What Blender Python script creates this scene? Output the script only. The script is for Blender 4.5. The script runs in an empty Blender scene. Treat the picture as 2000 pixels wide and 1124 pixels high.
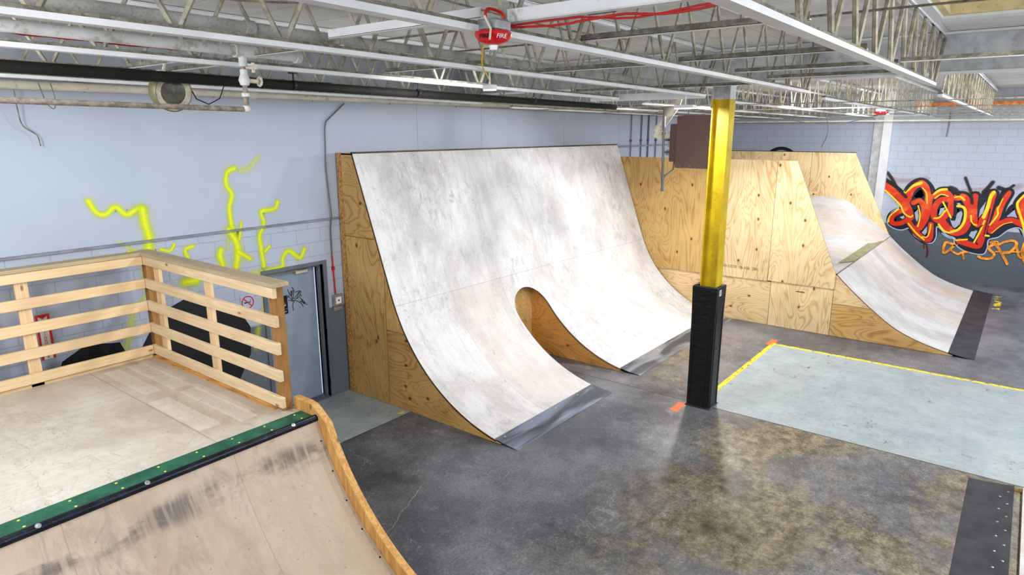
import bpy, bmesh, math, random
from mathutils import Vector, Matrix
random.seed(7)
# painted strokes on the walls, wall coordinates in metres: (points, width, softness)
G={'BODY':[([(3.313,2.582),(3.029,2.389),(2.767,2.161),(2.585,1.882),(2.493,1.645)],0.2366,0),([(2.624,2.121),(2.547,2.438),(2.337,2.591),(2.135,2.365),(2.111,2.01),(2.146,1.624),(2.25,1.373)],0.2218,0),([(2.459,2.059),(2.31,2.117),(2.191,1.909),(2.212,1.57),(2.267,1.347)],0.1538,0),([(2.725,1.811),(2.923,1.661),(2.921,1.463),(2.726,1.455),(2.508,1.595)],0.1479,0),([(2.496,1.499),(2.297,1.247),(2.067,1.073),(1.948,1.109),(1.975,1.493)],0.1538,0),([(1.99,2.255),(1.808,2.406),(1.636,2.299),(1.583,2.045),(1.56,1.788)],0.1538,0),([(1.683,2.202),(1.855,2.145),(1.948,1.926),(1.918,1.69),(1.768,1.618),(1.618,1.855)],0.1715,0),([(1.476,2.263),(1.321,2.272),(1.189,2.073),(1.144,1.659),(1.242,1.369),(1.452,1.326),(1.654,1.499),(1.774,1.655)],0.207,0),([(1.077,2.31),(1.066,2.012),(0.998,1.647),(0.885,1.587),(0.798,1.778)],0.1834,0),([(0.696,2.399),(0.73,2.035),(0.77,1.574),(0.802,1.106),(0.883,1.004),(1.264,1.095)],0.1775,0),([(0.391,2.439),(0.492,2.119),(0.54,1.798),(0.606,1.472)],0.1834,0),([(0.609,1.426),(0.427,1.648),(0.221,1.744),(-0.044,1.643)],0.1627,0),([(0.013,2.349),(0.09,2.146),(-0.016,1.842),(-0.132,1.65)],0.2218,0)],'YEL':[([(3.344,2.471),(3.104,2.288),(2.789,1.989),(2.654,1.755),(2.494,1.657),(2.436,1.698)],0.0414,0),([(3.01,1.481),(2.987,1.656),(2.795,1.862)],0.0355,0),([(2.514,1.473),(2.294,1.223),(2.085,1.052)],0.0384,0),([(1.975,1.493),(1.986,1.251),(2.033,1.13),(2.136,1.128)],0.0325,0),([(2.335,1.983),(2.26,1.712),(2.275,1.407)],0.0325,0),([(1.772,2.126),(1.644,1.9),(1.536,1.708)],0.0384,0),([(1.916,1.666),(1.798,1.699),(1.683,1.897)],0.0444,0),([(2.702,2.334),(2.535,2.515),(2.34,2.61)],0.0769,0),([(2.018,2.324),(1.872,2.442),(1.727,2.468)],0.0651,0),([(1.794,1.509),(1.652,1.342),(1.488,1.309),(1.343,1.405)],0.0503,0),([(2.292,2.475),(2.183,2.338),(2.132,2.056)],0.0296,0),([(1.964,2.209),(1.837,2.322),(1.673,2.285)],0.0296,0),([(1.514,2.261),(1.412,2.295),(1.293,2.205)],0.0444,0),([(1.426,2.034),(1.307,2.019),(1.235,1.908),(1.227,1.628),(1.325,1.409),(1.473,1.336)],0.0651,0),([(1.095,1.802),(1.05,1.608),(0.938,1.555)],0.0384,0),([(0.782,1.688),(0.842,1.405),(0.934,1.093)],0.0414,0),([(0.684,2.445),(0.739,2.307),(0.761,2.056),(0.817,1.777)],0.0828,0),([(1.345,1.11),(1.097,1.159)],0.0414,0),([(1.211,2.458),(1.133,2.272)],0.0473,0),([(0.479,2.288),(0.543,2.025),(0.529,1.856),(0.659,1.583)],0.0384,0),([(0.714,1.301),(0.638,1.296)],0.0473,0),([(0.592,1.37),(0.402,1.605),(0.197,1.701)],0.0177,0),([(0.04,2.414),(0.158,2.186),(0.052,1.881),(-0.032,1.664),(-0.099,1.445)],0.0532,0)],'OUTL':[([(3.341,2.348),(3.099,2.239),(2.804,1.94),(2.974,1.731),(3.034,1.454),(2.882,1.313),(2.661,1.271),(2.456,1.343),(2.327,1.146),(2.078,0.994),(1.89,0.977),(1.809,1.147),(1.831,1.417),(1.762,1.411),(1.579,1.236),(1.38,1.16),(1.289,0.995)],0.0296,0),([(1.685,1.269),(1.532,1.171),(1.398,1.136),(1.351,1.003),(1.113,0.837),(0.72,0.786),(0.63,0.96),(0.624,1.189),(0.431,1.282),(0.224,1.502),(0.015,1.552),(-0.116,1.323)],0.0296,0)],'NAVY':[([(2.894,1.416),(2.67,1.349),(2.465,1.416),(2.291,1.199),(2.088,1.071),(1.922,1.063),(1.859,1.215),(1.875,1.502)],0.1627,0),([(1.857,1.527),(1.648,1.306),(1.419,1.232),(1.318,1.218)],0.1331,0),([(1.698,1.375),(1.522,1.248),(1.359,1.216),(1.172,1.281)],0.1479,0),([(1.296,1.032),(1.042,0.892),(0.752,0.877),(0.68,1.048),(0.655,1.283),(0.447,1.395),(0.237,1.596),(0.026,1.637),(-0.108,1.446)],0.1775,0),([(1.125,1.66),(1.056,1.433),(1.025,1.201),(0.953,1.091)],0.1775,0),([(0.831,2.437),(0.915,2.091),(0.929,1.768)],0.207,0),([(0.562,2.092),(0.613,1.793),(0.613,1.656)],0.1331,0),([(0.31,1.861),(0.199,2.094),(0.055,1.836)],0.1775,0),([(2.355,2.4),(2.411,2.182),(2.288,2.356),(2.232,2.241)],0.1775,0),([(2.415,1.7),(2.356,1.897),(2.3,1.612),(2.303,1.466)],0.1775,0),([(1.8,2.031),(1.847,1.767),(1.709,1.942)],0.1775,0),([(1.519,2.002),(1.541,1.719),(1.446,1.443)],0.2366,0),([(2.788,1.622),(2.625,1.684),(2.508,1.595)],0.1331,0),([(1.469,1.914),(1.543,1.721),(1.558,1.53),(1.406,1.425),(1.29,1.74),(1.334,1.924)],0.1775,0)],'HOLES':[[(2.746,1.626),(2.646,1.687),(2.549,1.616),(2.654,1.571)],[(2.421,1.748),(2.334,1.887),(2.281,1.662),(2.282,1.468)],[(2.17,1.234),(2.051,1.439),(2.029,1.296),(2.079,1.165)],[(1.827,1.768),(1.81,1.947),(1.713,1.977),(1.72,1.871),(1.813,1.734)],[(1.558,1.684),(1.511,1.629),(1.433,1.635),(1.402,1.849),(1.323,1.913),(1.287,1.834),(1.314,1.551),(1.441,1.394)],[(0.921,1.711),(0.919,1.976),(0.81,2.216),(0.798,1.985),(0.902,1.713)],[(1.072,1.262),(1.039,1.376),(0.896,1.414),(0.961,1.179)],[(0.334,1.833),(0.182,2.039),(0.081,1.796)]],'BLK':[([(1.352,2.798),(1.271,2.619),(1.19,2.441),(1.11,2.124)],0.1006,1),([(0.739,2.711),(0.812,2.573),(0.905,2.433)],0.136,1),([(0.294,2.643),(0.403,2.527),(0.493,2.388),(0.565,2.114)],0.1006,1),([(3.193,2.867),(3.066,2.702),(2.91,2.468),(2.655,2.204)],0.1183,1),([(3.254,2.646),(3.022,2.511),(2.787,2.329)],0.0651,1),([(1.664,2.508),(1.541,2.468),(1.449,2.357)],0.1775,1),([(0.61,2.572),(0.475,2.523)],0.1479,1),([(0.043,2.502),(0.2,2.227),(0.353,1.903)],0.0473,1),([(2.695,2.358),(2.561,2.557),(2.352,2.708),(2.151,2.576),(2.049,2.322)],0.0532,1),([(2.041,2.346),(1.899,2.494),(1.703,2.516),(1.589,2.394)],0.0532,1),([(1.081,1.617),(0.926,1.467),(0.807,1.57)],0.0414,1),([(0.699,2.014),(0.736,1.461),(0.749,1.274)],0.0355,1)],'THIN':[([(1.348,0.979),(1.534,1.032),(1.587,0.978),(1.59,0.761),(1.52,0.768),(1.364,0.953)],0.0651,0),([(1.406,0.817),(1.257,0.738),(1.149,0.809),(1.032,0.811)],0.0532,0),([(1.149,0.809),(1.104,0.623)],0.0532,0),([(0.578,1.129),(0.431,1.143),(0.596,0.987),(0.462,0.827),(0.52,0.704),(0.688,0.684),(0.789,0.731)],0.0651,0),([(0.504,1.136),(0.323,0.901),(0.143,0.597)],0.0651,0),([(0.421,1.075),(0.252,1.184),(0.112,1.221),(0.024,1.139),(0.141,0.909),(0.323,0.901)],0.0592,0),([(0.04,1.16),(-0.058,0.851),(-0.112,0.789)],0.0532,0),([(0.435,0.9),(-0.169,0.955)],0.0355,0),([(-0.137,1.178),(-0.116,0.949),(-0.207,0.686)],0.0651,0)],'DRIP':[([(2.048,1.002),(1.967,0.766),(1.963,0.57)],0.0414,0),([(2.089,0.998),(2.055,0.806)],0.0296,0)],'PINK':[([(3.249,2.792),(3.042,2.679),(2.76,2.643),(2.513,2.678),(2.212,2.738)],0.207,1),([(1.342,2.432),(0.874,2.48),(0.505,2.477),(0.167,2.627)],0.2366,1),([(2.244,0.982),(2.079,0.999)],0.1775,1)],'SPRAY':[([(2.836,3.272),(2.909,3.129),(3.0,3.107),(3.106,3.177),(3.208,3.08),(3.332,3.134),(3.401,3.136)],0.0741,1),([(3.391,3.128),(3.396,2.956),(3.421,2.807),(3.401,2.644)],0.1263,1),([(3.318,2.471),(3.315,2.304),(3.318,2.115),(3.205,1.987)],0.1089,0.5),([(4.915,3.673),(4.769,3.539),(4.635,3.509)],0.1002,0.45),([(4.575,3.547),(4.465,3.494),(4.438,3.339),(4.498,3.217),(4.448,3.042),(4.456,2.821),(4.489,2.726)],0.0784,1),([(4.408,2.766),(4.497,2.592),(4.501,2.427),(4.463,2.267)],0.1176,1),([(4.593,2.847),(4.544,2.627)],0.0479,1),([(4.506,2.468),(4.577,2.416),(4.67,2.344)],0.0741,1),([(4.277,2.521),(4.258,2.443),(4.286,2.316)],0.1002,0.8),([(5.149,3.074),(5.115,2.993),(5.03,2.969),(4.889,2.95),(4.913,2.791),(4.835,2.632),(4.841,2.462),(4.862,2.202)],0.0741,1),([(4.971,2.477),(4.895,2.412)],0.0523,1),([(5.518,2.368),(5.43,2.246),(5.264,2.37),(5.158,2.287),(5.122,2.16),(4.81,2.146)],0.0741,1),([(3.533,2.635),(3.639,2.601),(3.707,2.677)],0.0436,1),([(3.925,2.619),(3.825,2.584),(3.85,2.474)],0.061,1),([(3.759,2.186),(3.934,2.184)],0.1307,0.9),([(3.17,2.65),(3.423,2.613)],0.0436,1),([(4.675,2.169),(4.827,2.079),(4.793,1.604)],0.0871,0.5),([(4.385,2.648),(4.37,2.508)],0.0566,0.6),([(3.087,2.778),(3.288,2.642),(3.462,2.636)],0.0566,0.35),([(3.156,2.002),(3.086,1.768),(2.993,1.477)],0.12,0.6),([(4.697,1.383),(4.631,1.104)],0.1,0.4)],'TAG':[[(5.3,1.78),(5.324,1.707),(5.358,1.755),(5.351,1.675),(5.389,1.763)],[(5.403,1.746),(5.377,1.628),(5.442,1.67),(5.493,1.715),(5.439,1.63),(5.406,1.609)],[(5.282,1.661),(5.337,1.691),(5.361,1.618),(5.291,1.686)],[(5.416,1.717),(5.509,1.719),(5.487,1.648),(5.438,1.616)],[(5.3,1.617),(5.405,1.595),(5.493,1.542),(5.535,1.478)],[(5.492,1.619),(5.571,1.526),(5.488,1.571),(5.607,1.491)],[(5.513,1.587),(5.553,1.509)],[(5.344,1.594),(5.389,1.585),(5.361,1.535),(5.369,1.451)],[(5.362,1.795),(5.39,1.776),(5.378,1.724)],[(5.503,1.658),(5.518,1.642)]],'RING':(6.075,2.746,0.7429999999999999)}
C = bpy.context.scene.collection
PI = math.pi

# ------------------------------------------------------------------ helpers
class MB:
    """collects shapes in world coordinates, then becomes one mesh object"""
    def __init__(s): s.v=[]; s.f=[]; s.m=[]; s.c=None; s.sm=False
    def add(s, vs, fs, m=0):
        o=len(s.v); s.v+= [tuple(v) for v in vs]
        for f in fs: s.f.append([i+o for i in f]); s.m.append(m)
        return s
    def box(s, x0,x1,y0,y1,z0,z1, m=0, bev=0):
        if bev>0:
            b=bev; vs=[]; 
            for z,i in ((z0,b),(z0+b,0),(z1-b,0),(z1,b)):
                vs+=[(x0+i,y0+i,z),(x1-i,y0+i,z),(x1-i,y1-i,z),(x0+i,y1-i,z)]
            fs=[(3,2,1,0),(12,13,14,15)]
            for k in range(3):
                for j in range(4): fs.append((4*k+j,4*k+(j+1)%4,4*k+4+(j+1)%4,4*k+4+j))
            return s.add(vs,fs,m)
        vs=[(x0,y0,z0),(x1,y0,z0),(x1,y1,z0),(x0,y1,z0),(x0,y0,z1),(x1,y0,z1),(x1,y1,z1),(x0,y1,z1)]
        return s.add(vs,[(3,2,1,0),(4,5,6,7),(0,1,5,4),(1,2,6,5),(2,3,7,6),(3,0,4,7)],m)
    def beam(s, a, b, w, h, up=(0,0,1), m=0):
        a=Vector(a); b=Vector(b); d=(b-a).normalized(); up=Vector(up)
        r=d.cross(up).normalized(); u=r.cross(d)
        vs=[]
        for p in (a,b):
            for i,j in ((-1,-1),(1,-1),(1,1),(-1,1)): vs.append(p+r*(i*w/2)+u*(j*h/2))
        return s.add(vs,[(3,2,1,0),(4,5,6,7),(0,1,5,4),(1,2,6,5),(2,3,7,6),(3,0,4,7)],m)
    def tube(s, pts, r, n=8, m=0, cap=True, rr=None):
        pts=[Vector(p) for p in pts]; rings=[]; N=None
        for i,p in enumerate(pts):
            if i==0: t=pts[1]-p
            elif i==len(pts)-1: t=p-pts[i-1]
            else: t=(pts[i+1]-p).normalized()+(p-pts[i-1]).normalized()
            t.normalize()
            if N is None:
                N=t.orthogonal().normalized()
            else:
                N=(N-t*N.dot(t)); 
                N=N.normalized() if N.length>1e-5 else t.orthogonal().normalized()
            B=t.cross(N); R=rr[i] if rr else r
            rings.append([p+N*(R*math.cos(2*PI*k/n))+B*(R*math.sin(2*PI*k/n)) for k in range(n)])
        vs=[q for g in rings for q in g]; fs=[]
        for i in range(len(rings)-1):
            for k in range(n): fs.append((i*n+k,i*n+(k+1)%n,(i+1)*n+(k+1)%n,(i+1)*n+k))
        if cap: fs.append(tuple(range(n-1,-1,-1))); fs.append(tuple((len(rings)-1)*n+k for k in range(n)))
        return s.add(vs,fs,m)
    def prism(s, poly, ax, a, b, m=0, me=None):
        """polygon extruded along axis ax (0,1,2) from a to b; poly in the two other axes"""
        def mk(p,t):
            q=list(p); q.insert(ax,t); return q
        n=len(poly); vs=[mk(p,a) for p in poly]+[mk(p,b) for p in poly]
        me=m if me is None else me
        s.add(vs,[],m); o=len(s.v)-2*n
        s.f.append([o+i for i in range(n)][::-1]); s.m.append(m)
        s.f.append([o+n+i for i in range(n)]); s.m.append(m)
        for i in range(n): s.f.append([o+i,o+(i+1)%n,o+n+(i+1)%n,o+n+i]); s.m.append(me)
        return s
    def lathe(s, prof, c, axis=(0,0,1), n=24, m=0):
        ax=Vector(axis).normalized(); N=ax.orthogonal().normalized(); B=ax.cross(N); c=Vector(c)
        vs=[c+ax*h+N*(r*math.cos(2*PI*k/n))+B*(r*math.sin(2*PI*k/n)) for r,h in prof for k in range(n)]
        fs=[(i*n+k,i*n+(k+1)%n,(i+1)*n+(k+1)%n,(i+1)*n+k) for i in range(len(prof)-1) for k in range(n)]
        return s.add(vs,fs,m)
LOC={}
def link(name, mesh, parent=None, loc=None):
    o=bpy.data.objects.new(name,mesh); C.objects.link(o)
    if parent is not None: o.parent=parent; LOC[o]=LOC[parent]
    else:
        LOC[o]=Vector(loc or (0,0,0)); o.location=LOC[o]
    return o
def part(name, mb, mats, parent=None, loc=None, smooth=False, label=None, kind=None, recalc=True):
    L=LOC[parent] if parent is not None else Vector(loc or (0,0,0))
    me=bpy.data.meshes.new(name)
    me.from_pydata([tuple(Vector(v)-L) for v in mb.v],[],mb.f)
    mats=mats if isinstance(mats,(list,tuple)) else [mats]
    for m in mats: me.materials.append(m)
    me.polygons.foreach_set('material_index',mb.m)
    if recalc:
        bm=bmesh.new(); bm.from_mesh(me); bmesh.ops.recalc_face_normals(bm,faces=bm.faces); bm.to_mesh(me); bm.free()
    if smooth:
        me.polygons.foreach_set('use_smooth',[True]*len(me.polygons))
        try: me.set_sharp_from_angle(angle=math.radians(40))
        except Exception: pass
    me.update()
    o=link(name,me,parent,L)
    if label: o['label']=label
    if kind: o['kind']=kind
    return o
def screws(parent,pts,axis,mat,r=.013,name='screw'):
    for p in pts:
        b=MB(); b.lathe([(0,r*.3),(r*.75,r*.22),(r,0)],p,axis,n=8); part(name,b,mat,parent)
def tag(o,label,cat,group=None,kind=None):
    o['label']=label; o['category']=cat
    if group: o['group']=group
    if kind: o['kind']=kind
    return o
def thing(name,label,cat,loc=(0,0,0),group=None):
    o=bpy.data.objects.new(name,None); C.objects.link(o); o.location=loc; LOC[o]=Vector(loc); o.empty_display_size=.1
    return tag(o,label,cat,group)
def struct(name,mb,mats,loc=None,smooth=False):
    o=part(name,mb,mats,None,loc,smooth); o['kind']='structure'; return o

# ------------------------------------------------------------------ node materials
class NT:
    def __init__(s,name):
        s.m=bpy.data.materials.new(name); s.m.use_nodes=True; s.t=s.m.node_tree; s.t.nodes.clear()
        s.out=s.N('ShaderNodeOutputMaterial'); s.b=s.N('ShaderNodeBsdfPrincipled'); s.L(s.b.outputs[0],s.out.inputs[0])
        s.b.inputs['Roughness'].default_value=.6
    def N(s,t,**k):
        n=s.t.nodes.new(t)
        for a,b in k.items(): setattr(n,a,b)
        return n
    def L(s,a,b): s.t.links.new(a,b)
    def put(s,i,v):
        if hasattr(v,'is_output') or isinstance(v,bpy.types.NodeSocket): s.L(v,i)
        else:
            if isinstance(v,(tuple,list)) and len(v)==3 and i.type=='RGBA': v=(*v,1)
            i.default_value=v
    def pos(s,geo=False):
        if geo: return s.N('ShaderNodeNewGeometry').outputs['Position']
        return s.N('ShaderNodeTexCoord').outputs['Object']
    def vmap(s,v,scale=(1,1,1),off=(0,0,0)):
        n=s.N('ShaderNodeMapping'); s.L(v,n.inputs['Vector']); n.inputs['Scale'].default_value=scale
        if isinstance(off,bpy.types.NodeSocket): s.L(off,n.inputs['Location'])
        else: n.inputs['Location'].default_value=off
        return n.outputs[0]
    def noise(s,v,scale=5,detail=3,rough=.5,dist=0):
        n=s.N('ShaderNodeTexNoise'); s.L(v,n.inputs['Vector']); n.inputs['Scale'].default_value=scale; n.inputs['Detail'].default_value=detail
        n.inputs['Roughness'].default_value=rough; n.inputs['Distortion'].default_value=dist; return n.outputs[0]
    def vor(s,v,scale,feature='F1',out=0):
        n=s.N('ShaderNodeTexVoronoi',feature=feature); s.L(v,n.inputs['Vector']); n.inputs['Scale'].default_value=scale; return n.outputs[out]
    def math(s,op,a,b=None,c=None,clamp=False):
        n=s.N('ShaderNodeMath',operation=op,use_clamp=clamp); s.put(n.inputs[0],a)
        if b is not None: s.put(n.inputs[1],b)
        if c is not None: s.put(n.inputs[2],c)
        return n.outputs[0]
    def ss(s,x,a,b,lo=0,hi=1):
        n=s.N('ShaderNodeMapRange',interpolation_type='SMOOTHSTEP'); s.put(n.inputs[0],x); s.put(n.inputs[1],a); s.put(n.inputs[2],b); s.put(n.inputs[3],lo); s.put(n.inputs[4],hi); return n.outputs[0]
    def mix(s,f,a,b,mode='MIX'):
        n=s.N('ShaderNodeMix',data_type='RGBA',blend_type=mode); s.put(n.inputs[0],f); s.put(n.inputs[6],a); s.put(n.inputs[7],b); return n.outputs[2]
    def sep(s,v):
        n=s.N('ShaderNodeSeparateXYZ'); s.L(v,n.inputs[0]); return n.outputs
    def comb(s,x,y,z):
        n=s.N('ShaderNodeCombineXYZ'); s.put(n.inputs[0],x); s.put(n.inputs[1],y); s.put(n.inputs[2],z); return n.outputs[0]
    def rand(s): return s.N('ShaderNodeObjectInfo').outputs['Random']
    def bump(s,h,st=.3,d=.01):
        n=s.N('ShaderNodeBump'); n.inputs['Strength'].default_value=st; n.inputs['Distance'].default_value=d; s.L(h,n.inputs['Height']); s.L(n.outputs[0],s.b.inputs['Normal'])
    def col(s,c): s.put(s.b.inputs['Base Color'],c); return s
    def rough(s,r): s.put(s.b.inputs['Roughness'],r); return s
def lin(r,g,b):
    f=lambda c:(c/255/12.92) if c/255<=.04045 else ((c/255+.055)/1.055)**2.4
    return (f(r),f(g),f(b))
def plain(name,c,r=.6,metal=0,var=.12,scale=6,dirt=None,spec=None):
    n=NT(name); p=n.pos(); k=n.noise(p,scale,4,.6); f=n.ss(k,.3,.7,1-var,1+var)
    col=n.mix(1,c,n.comb(f,f,f),'MULTIPLY')
    if dirt:
        d=n.ss(n.noise(p,dirt[1],5,.7),dirt[2],dirt[2]+.15); col=n.mix(n.math('MULTIPLY',d,dirt[3]),col,dirt[0])
    n.col(col).rough(r); n.b.inputs['Metallic'].default_value=metal
    return n.m
def plywood(name,grain=2,light=(.72,.50,.25),dark=(.42,.24,.085),knots=True,k=1.0,fiber=.25):
    """rotary cut plywood face, grain running along axis `grain`"""
    n=NT(name); p=n.pos(True); r=n.rand()
    off=n.comb(n.math('MULTIPLY',r,37.),n.math('MULTIPLY',r,91.),n.math('MULTIPLY',r,53.))
    sc=[1.25*k]*3; sc[grain]=.33*k
    v=n.vmap(p,tuple(sc),off)
    a=n.noise(v,1.15,2.6,.5,1.3)
    w=n.math('PINGPONG',n.math('MULTIPLY',a,40),1.0)
    line=n.math('POWER',w,2.6)
    broad=n.ss(n.noise(n.vmap(p,(2,2,2),off),.6,2),.35,.65)
    amt=n.math('MULTIPLY',line,n.math('MULTIPLY_ADD',broad,.55,.42))
    s2=[60,60,60]; s2[grain]=2.2
    fib=n.noise(n.vmap(p,tuple(s2),off),1,3,.6)
    amt=n.math('ADD',amt,n.math('MULTIPLY',n.math('SUBTRACT',fib,.5),fiber*2),clamp=True)
    base=n.mix(broad,light,tuple(c*.86 for c in light))
    col=n.mix(amt,base,dark)
    if knots:
        X_,Y_,Z_=n.sep(p)[0:3]; sy,sz=(3.2,2.2) if grain==2 else (2.2,3.2)
        vk=n.comb(n.math('MULTIPLY_ADD',Y_,sy,n.math('MULTIPLY',r,91.)),n.math('MULTIPLY_ADD',Z_,sz,n.math('MULTIPLY',r,53.)),0.)
        vn=n.N('ShaderNodeTexVoronoi',voronoi_dimensions='2D'); n.L(vk,vn.inputs['Vector']); vn.inputs['Scale'].default_value=1
        d=vn.outputs['Distance']; cc=n.N('ShaderNodeSeparateColor'); n.L(vn.outputs['Color'],cc.inputs[0])
        on=n.math('LESS_THAN',cc.outputs[0],.26)
        m=n.math('MULTIPLY',n.ss(d,.085,.045),on)
        h=n.math('MULTIPLY',n.ss(d,.16,.04),n.math('MULTIPLY',on,.35))
        col=n.mix(h,col,tuple(c*.8 for c in dark)); col=n.mix(n.math('MULTIPLY',m,.85),col,(.09,.03,.012))
    n.col(col).rough(.55); n.bump(fib,.15,.003)
    return n.m
def rampwood(name,base,streak,scuff,axis='x',seam=1.22,zseam=None,dark=.5,warm=None,band=None,rings=None,patches=()):
    """worn white-ish masonite: long streaks up the slope, scuffs, scratches, sheet joints"""
    n=NT(name); p=n.pos(True); x,y,z=n.sep(p)[0:3]
    st=n.noise(n.vmap(p,(13,.9,.9) if axis=='x' else (.9,13,13)),1,5,.65,.3)
    st2=n.noise(n.vmap(p,(45,1.6,1.6) if axis=='x' else (1.6,45,45)),1,4,.6)
    cell=n.math('FLOOR',n.math('DIVIDE',x,seam))
    if zseam is not None:
        cell=n.math('ADD',cell,n.math('MULTIPLY',n.math('GREATER_THAN',z,zseam),17.3))
    wn=n.N('ShaderNodeTexWhiteNoise',noise_dimensions='1D'); n.L(cell,wn.inputs['W'])
    tone=wn.outputs['Value']
    cl=n.noise(n.vmap(p,(1.1,.8,.8),(8,3,2)),1.2,6,.7,.2)
    col=n.mix(n.ss(cl,.38,.68),base,streak); col=n.mix(n.math('MULTIPLY',n.ss(st,.4,.75),.45),col,streak)
    col=n.mix(n.math('MULTIPLY',n.ss(tone,.35,1),.5),col,warm or (.56,.46,.38))
    col=n.mix(n.math('MULTIPLY',n.ss(st2,.5,.8),.22),col,(.35,.33,.33))
    big=n.noise(n.vmap(p,(.9,.6,.6)),1,3,.6)
    sc=n.noise(n.vmap(p,(6,3,3),(3,1,5)),1,6,.75,1.2)
    col=n.mix(n.math('MULTIPLY',n.math('MULTIPLY',n.ss(sc,.45,.75),n.ss(big,.4,.65)),dark),col,scuff)
    if band:
        bm_=n.math('MULTIPLY',n.ss(z,band[0],band[0]+.12),n.ss(z,band[1],band[1]-.1)); bn=n.noise(n.vmap(p,(1.4,3,3)),1.3,4,.6); tk=n.noise(n.vmap(p,(30,2,2)),1,2,.5)
        col=n.mix(n.math('MULTIPLY',n.math('MULTIPLY',bm_,n.ss(bn,.42,.6)),n.ss(tk,.35,.6,.35,.85)),col,scuff)
    if patches:
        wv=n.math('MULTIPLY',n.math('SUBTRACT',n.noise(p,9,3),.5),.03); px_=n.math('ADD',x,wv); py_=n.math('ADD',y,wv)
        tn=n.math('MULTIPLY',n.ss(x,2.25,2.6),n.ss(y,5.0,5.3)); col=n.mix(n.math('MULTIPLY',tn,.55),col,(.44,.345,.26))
        for (a0,a1,b0,b1) in patches:
            m_=n.math('MULTIPLY',n.math('MULTIPLY',n.ss(px_,a0,a0+.015),n.ss(px_,a1,a1-.015)),n.math('MULTIPLY',n.ss(py_,b0,b0+.02),n.ss(py_,b1,b1-.02)))
            col=n.mix(n.math('MULTIPLY',m_,.6),col,(.68,.62,.54))
    if rings:
        rx=n.math('SUBTRACT',x,rings[0]); rz=n.math('SUBTRACT',z,rings[1]); wq=n.noise(n.vmap(p,(1,1,1)),1.8,4,.6)
        dr=n.math('ADD',n.math('SQRT',n.math('ADD',n.math('POWER',rx,2),n.math('POWER',rz,2))),n.math('MULTIPLY',n.math('SUBTRACT',wq,.5),.5))
        fr_=n.math('ABSOLUTE',n.math('SUBTRACT',n.math('FRACT',n.math('MULTIPLY',dr,13)),.5)); 
        env=n.math('MULTIPLY',n.math('MULTIPLY',n.ss(dr,.5,.9),n.ss(dr,1.75,1.4)),n.ss(rz,-.1,.4))
        col=n.mix(n.math('MULTIPLY',env,.35),col,scuff)
        col=n.mix(n.math('MULTIPLY',n.math('MULTIPLY',n.ss(fr_,.07,0),n.ss(n.noise(p,3.1,3),.45,.6)),n.math('MULTIPLY',env,.6)),col,(.25,.22,.21))
    # curved scratches : thin iso lines of noise
    for sc_,o,w,am in ((2.3,(0,0,0),.006,.5),(5.2,(7,3,1),.011,.45),(1.4,(2,9,4),.0035,.55)):
        q=n.noise(n.vmap(p,(1.6,1,1),o),sc_,3.5,.55,.6)
        e=n.math('ABSOLUTE',n.math('SUBTRACT',q,.52)); msk=n.ss(n.noise(n.vmap(p,(1,1,1),o),1.7,2),.42,.6)
        col=n.mix(n.math('MULTIPLY',n.math('MULTIPLY',n.ss(e,w,0),msk),am),col,(.30,.27,.25))
    fr=n.math('ABSOLUTE',n.math('SUBTRACT',n.math('FRACT',n.math('DIVIDE',x,seam)),.5))
    jl=n.ss(fr,.4968,.4995)
    if zseam is not None:
        jl=n.math('MAXIMUM',jl,n.ss(n.math('ABSOLUTE',n.math('SUBTRACT',z,zseam)),.005,.001))
    col=n.mix(n.math('MULTIPLY',jl,.55),col,(.22,.17,.13))
    # screws in rows
    sx=n.math('SUBTRACT',n.math('FRACT',n.math('DIVIDE',x,.305)),.5); sy=n.math('SUBTRACT',n.math('FRACT',n.math('DIVIDE',n.math('ADD',y,z),.36)),.5)
    dd=n.math('SQRT',n.math('ADD',n.math('POWER',n.math('MULTIPLY',sx,.305),2),n.math('POWER',n.math('MULTIPLY',sy,.36),2)))
    col=n.mix(n.math('MULTIPLY',n.ss(dd,.009,.005),.5),col,(.12,.07,.04))
    n.col(col).rough(n.math('MULTIPLY_ADD',st,.25,.36)); n.b.inputs['Specular IOR Level'].default_value=.35
    n.bump(st2,.12,.004)
    return n.m

M={}
M['ply_v']=plywood('plywood_upright_grain',2,light=(.66,.45,.18),dark=(.42,.20,.05))
M['ply_h']=plywood('plywood_level_grain',1,light=(.65,.43,.17),dark=(.40,.19,.05))
M['ply_pale']=plywood('pale_plywood_upright_grain',2,light=(.80,.61,.36),dark=(.50,.29,.11))
M['ply_pale_h']=plywood('pale_plywood_level_grain',1,light=(.77,.57,.32),dark=(.46,.26,.10))
M['ply_warm']=plywood('amber_plywood',1,light=(.66,.36,.11),dark=(.38,.17,.04))
M['osb']=plain('strand_board',(.50,.28,.10),.7,var=.45,scale=26)
M['edge']=plain('plywood_edge',(.22,.15,.10),.7,var=.3,scale=40)
M['ramp']=rampwood('worn_white_ramp_face',(.71,.70,.705),(.50,.485,.48),(.24,.24,.26),zseam=1.56,dark=.75,warm=(.58,.50,.44),rings=(9.4,1.75))
M['ramp2']=rampwood('worn_grey_ramp_face',(.58,.57,.57),(.40,.385,.375),(.30,.29,.29),dark=.5)
M['ramp3']=rampwood('tan_ramp_face',(.50,.41,.33),(.40,.31,.235),(.12,.105,.095),seam=1.22,dark=.55,warm=(.46,.37,.27),band=(1.12,1.40))
M['deck']=rampwood('worn_deck_face',(.66,.62,.56),(.50,.44,.37),(.30,.27,.25),axis='y',seam=2.44,dark=.5,warm=(.58,.50,.42),patches=((2.77,2.96,5.2,6.34),(2.76,2.96,6.43,7.5),(2.45,2.66,5.3,6.3),(2.52,2.7,6.5,7.5)))

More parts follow.
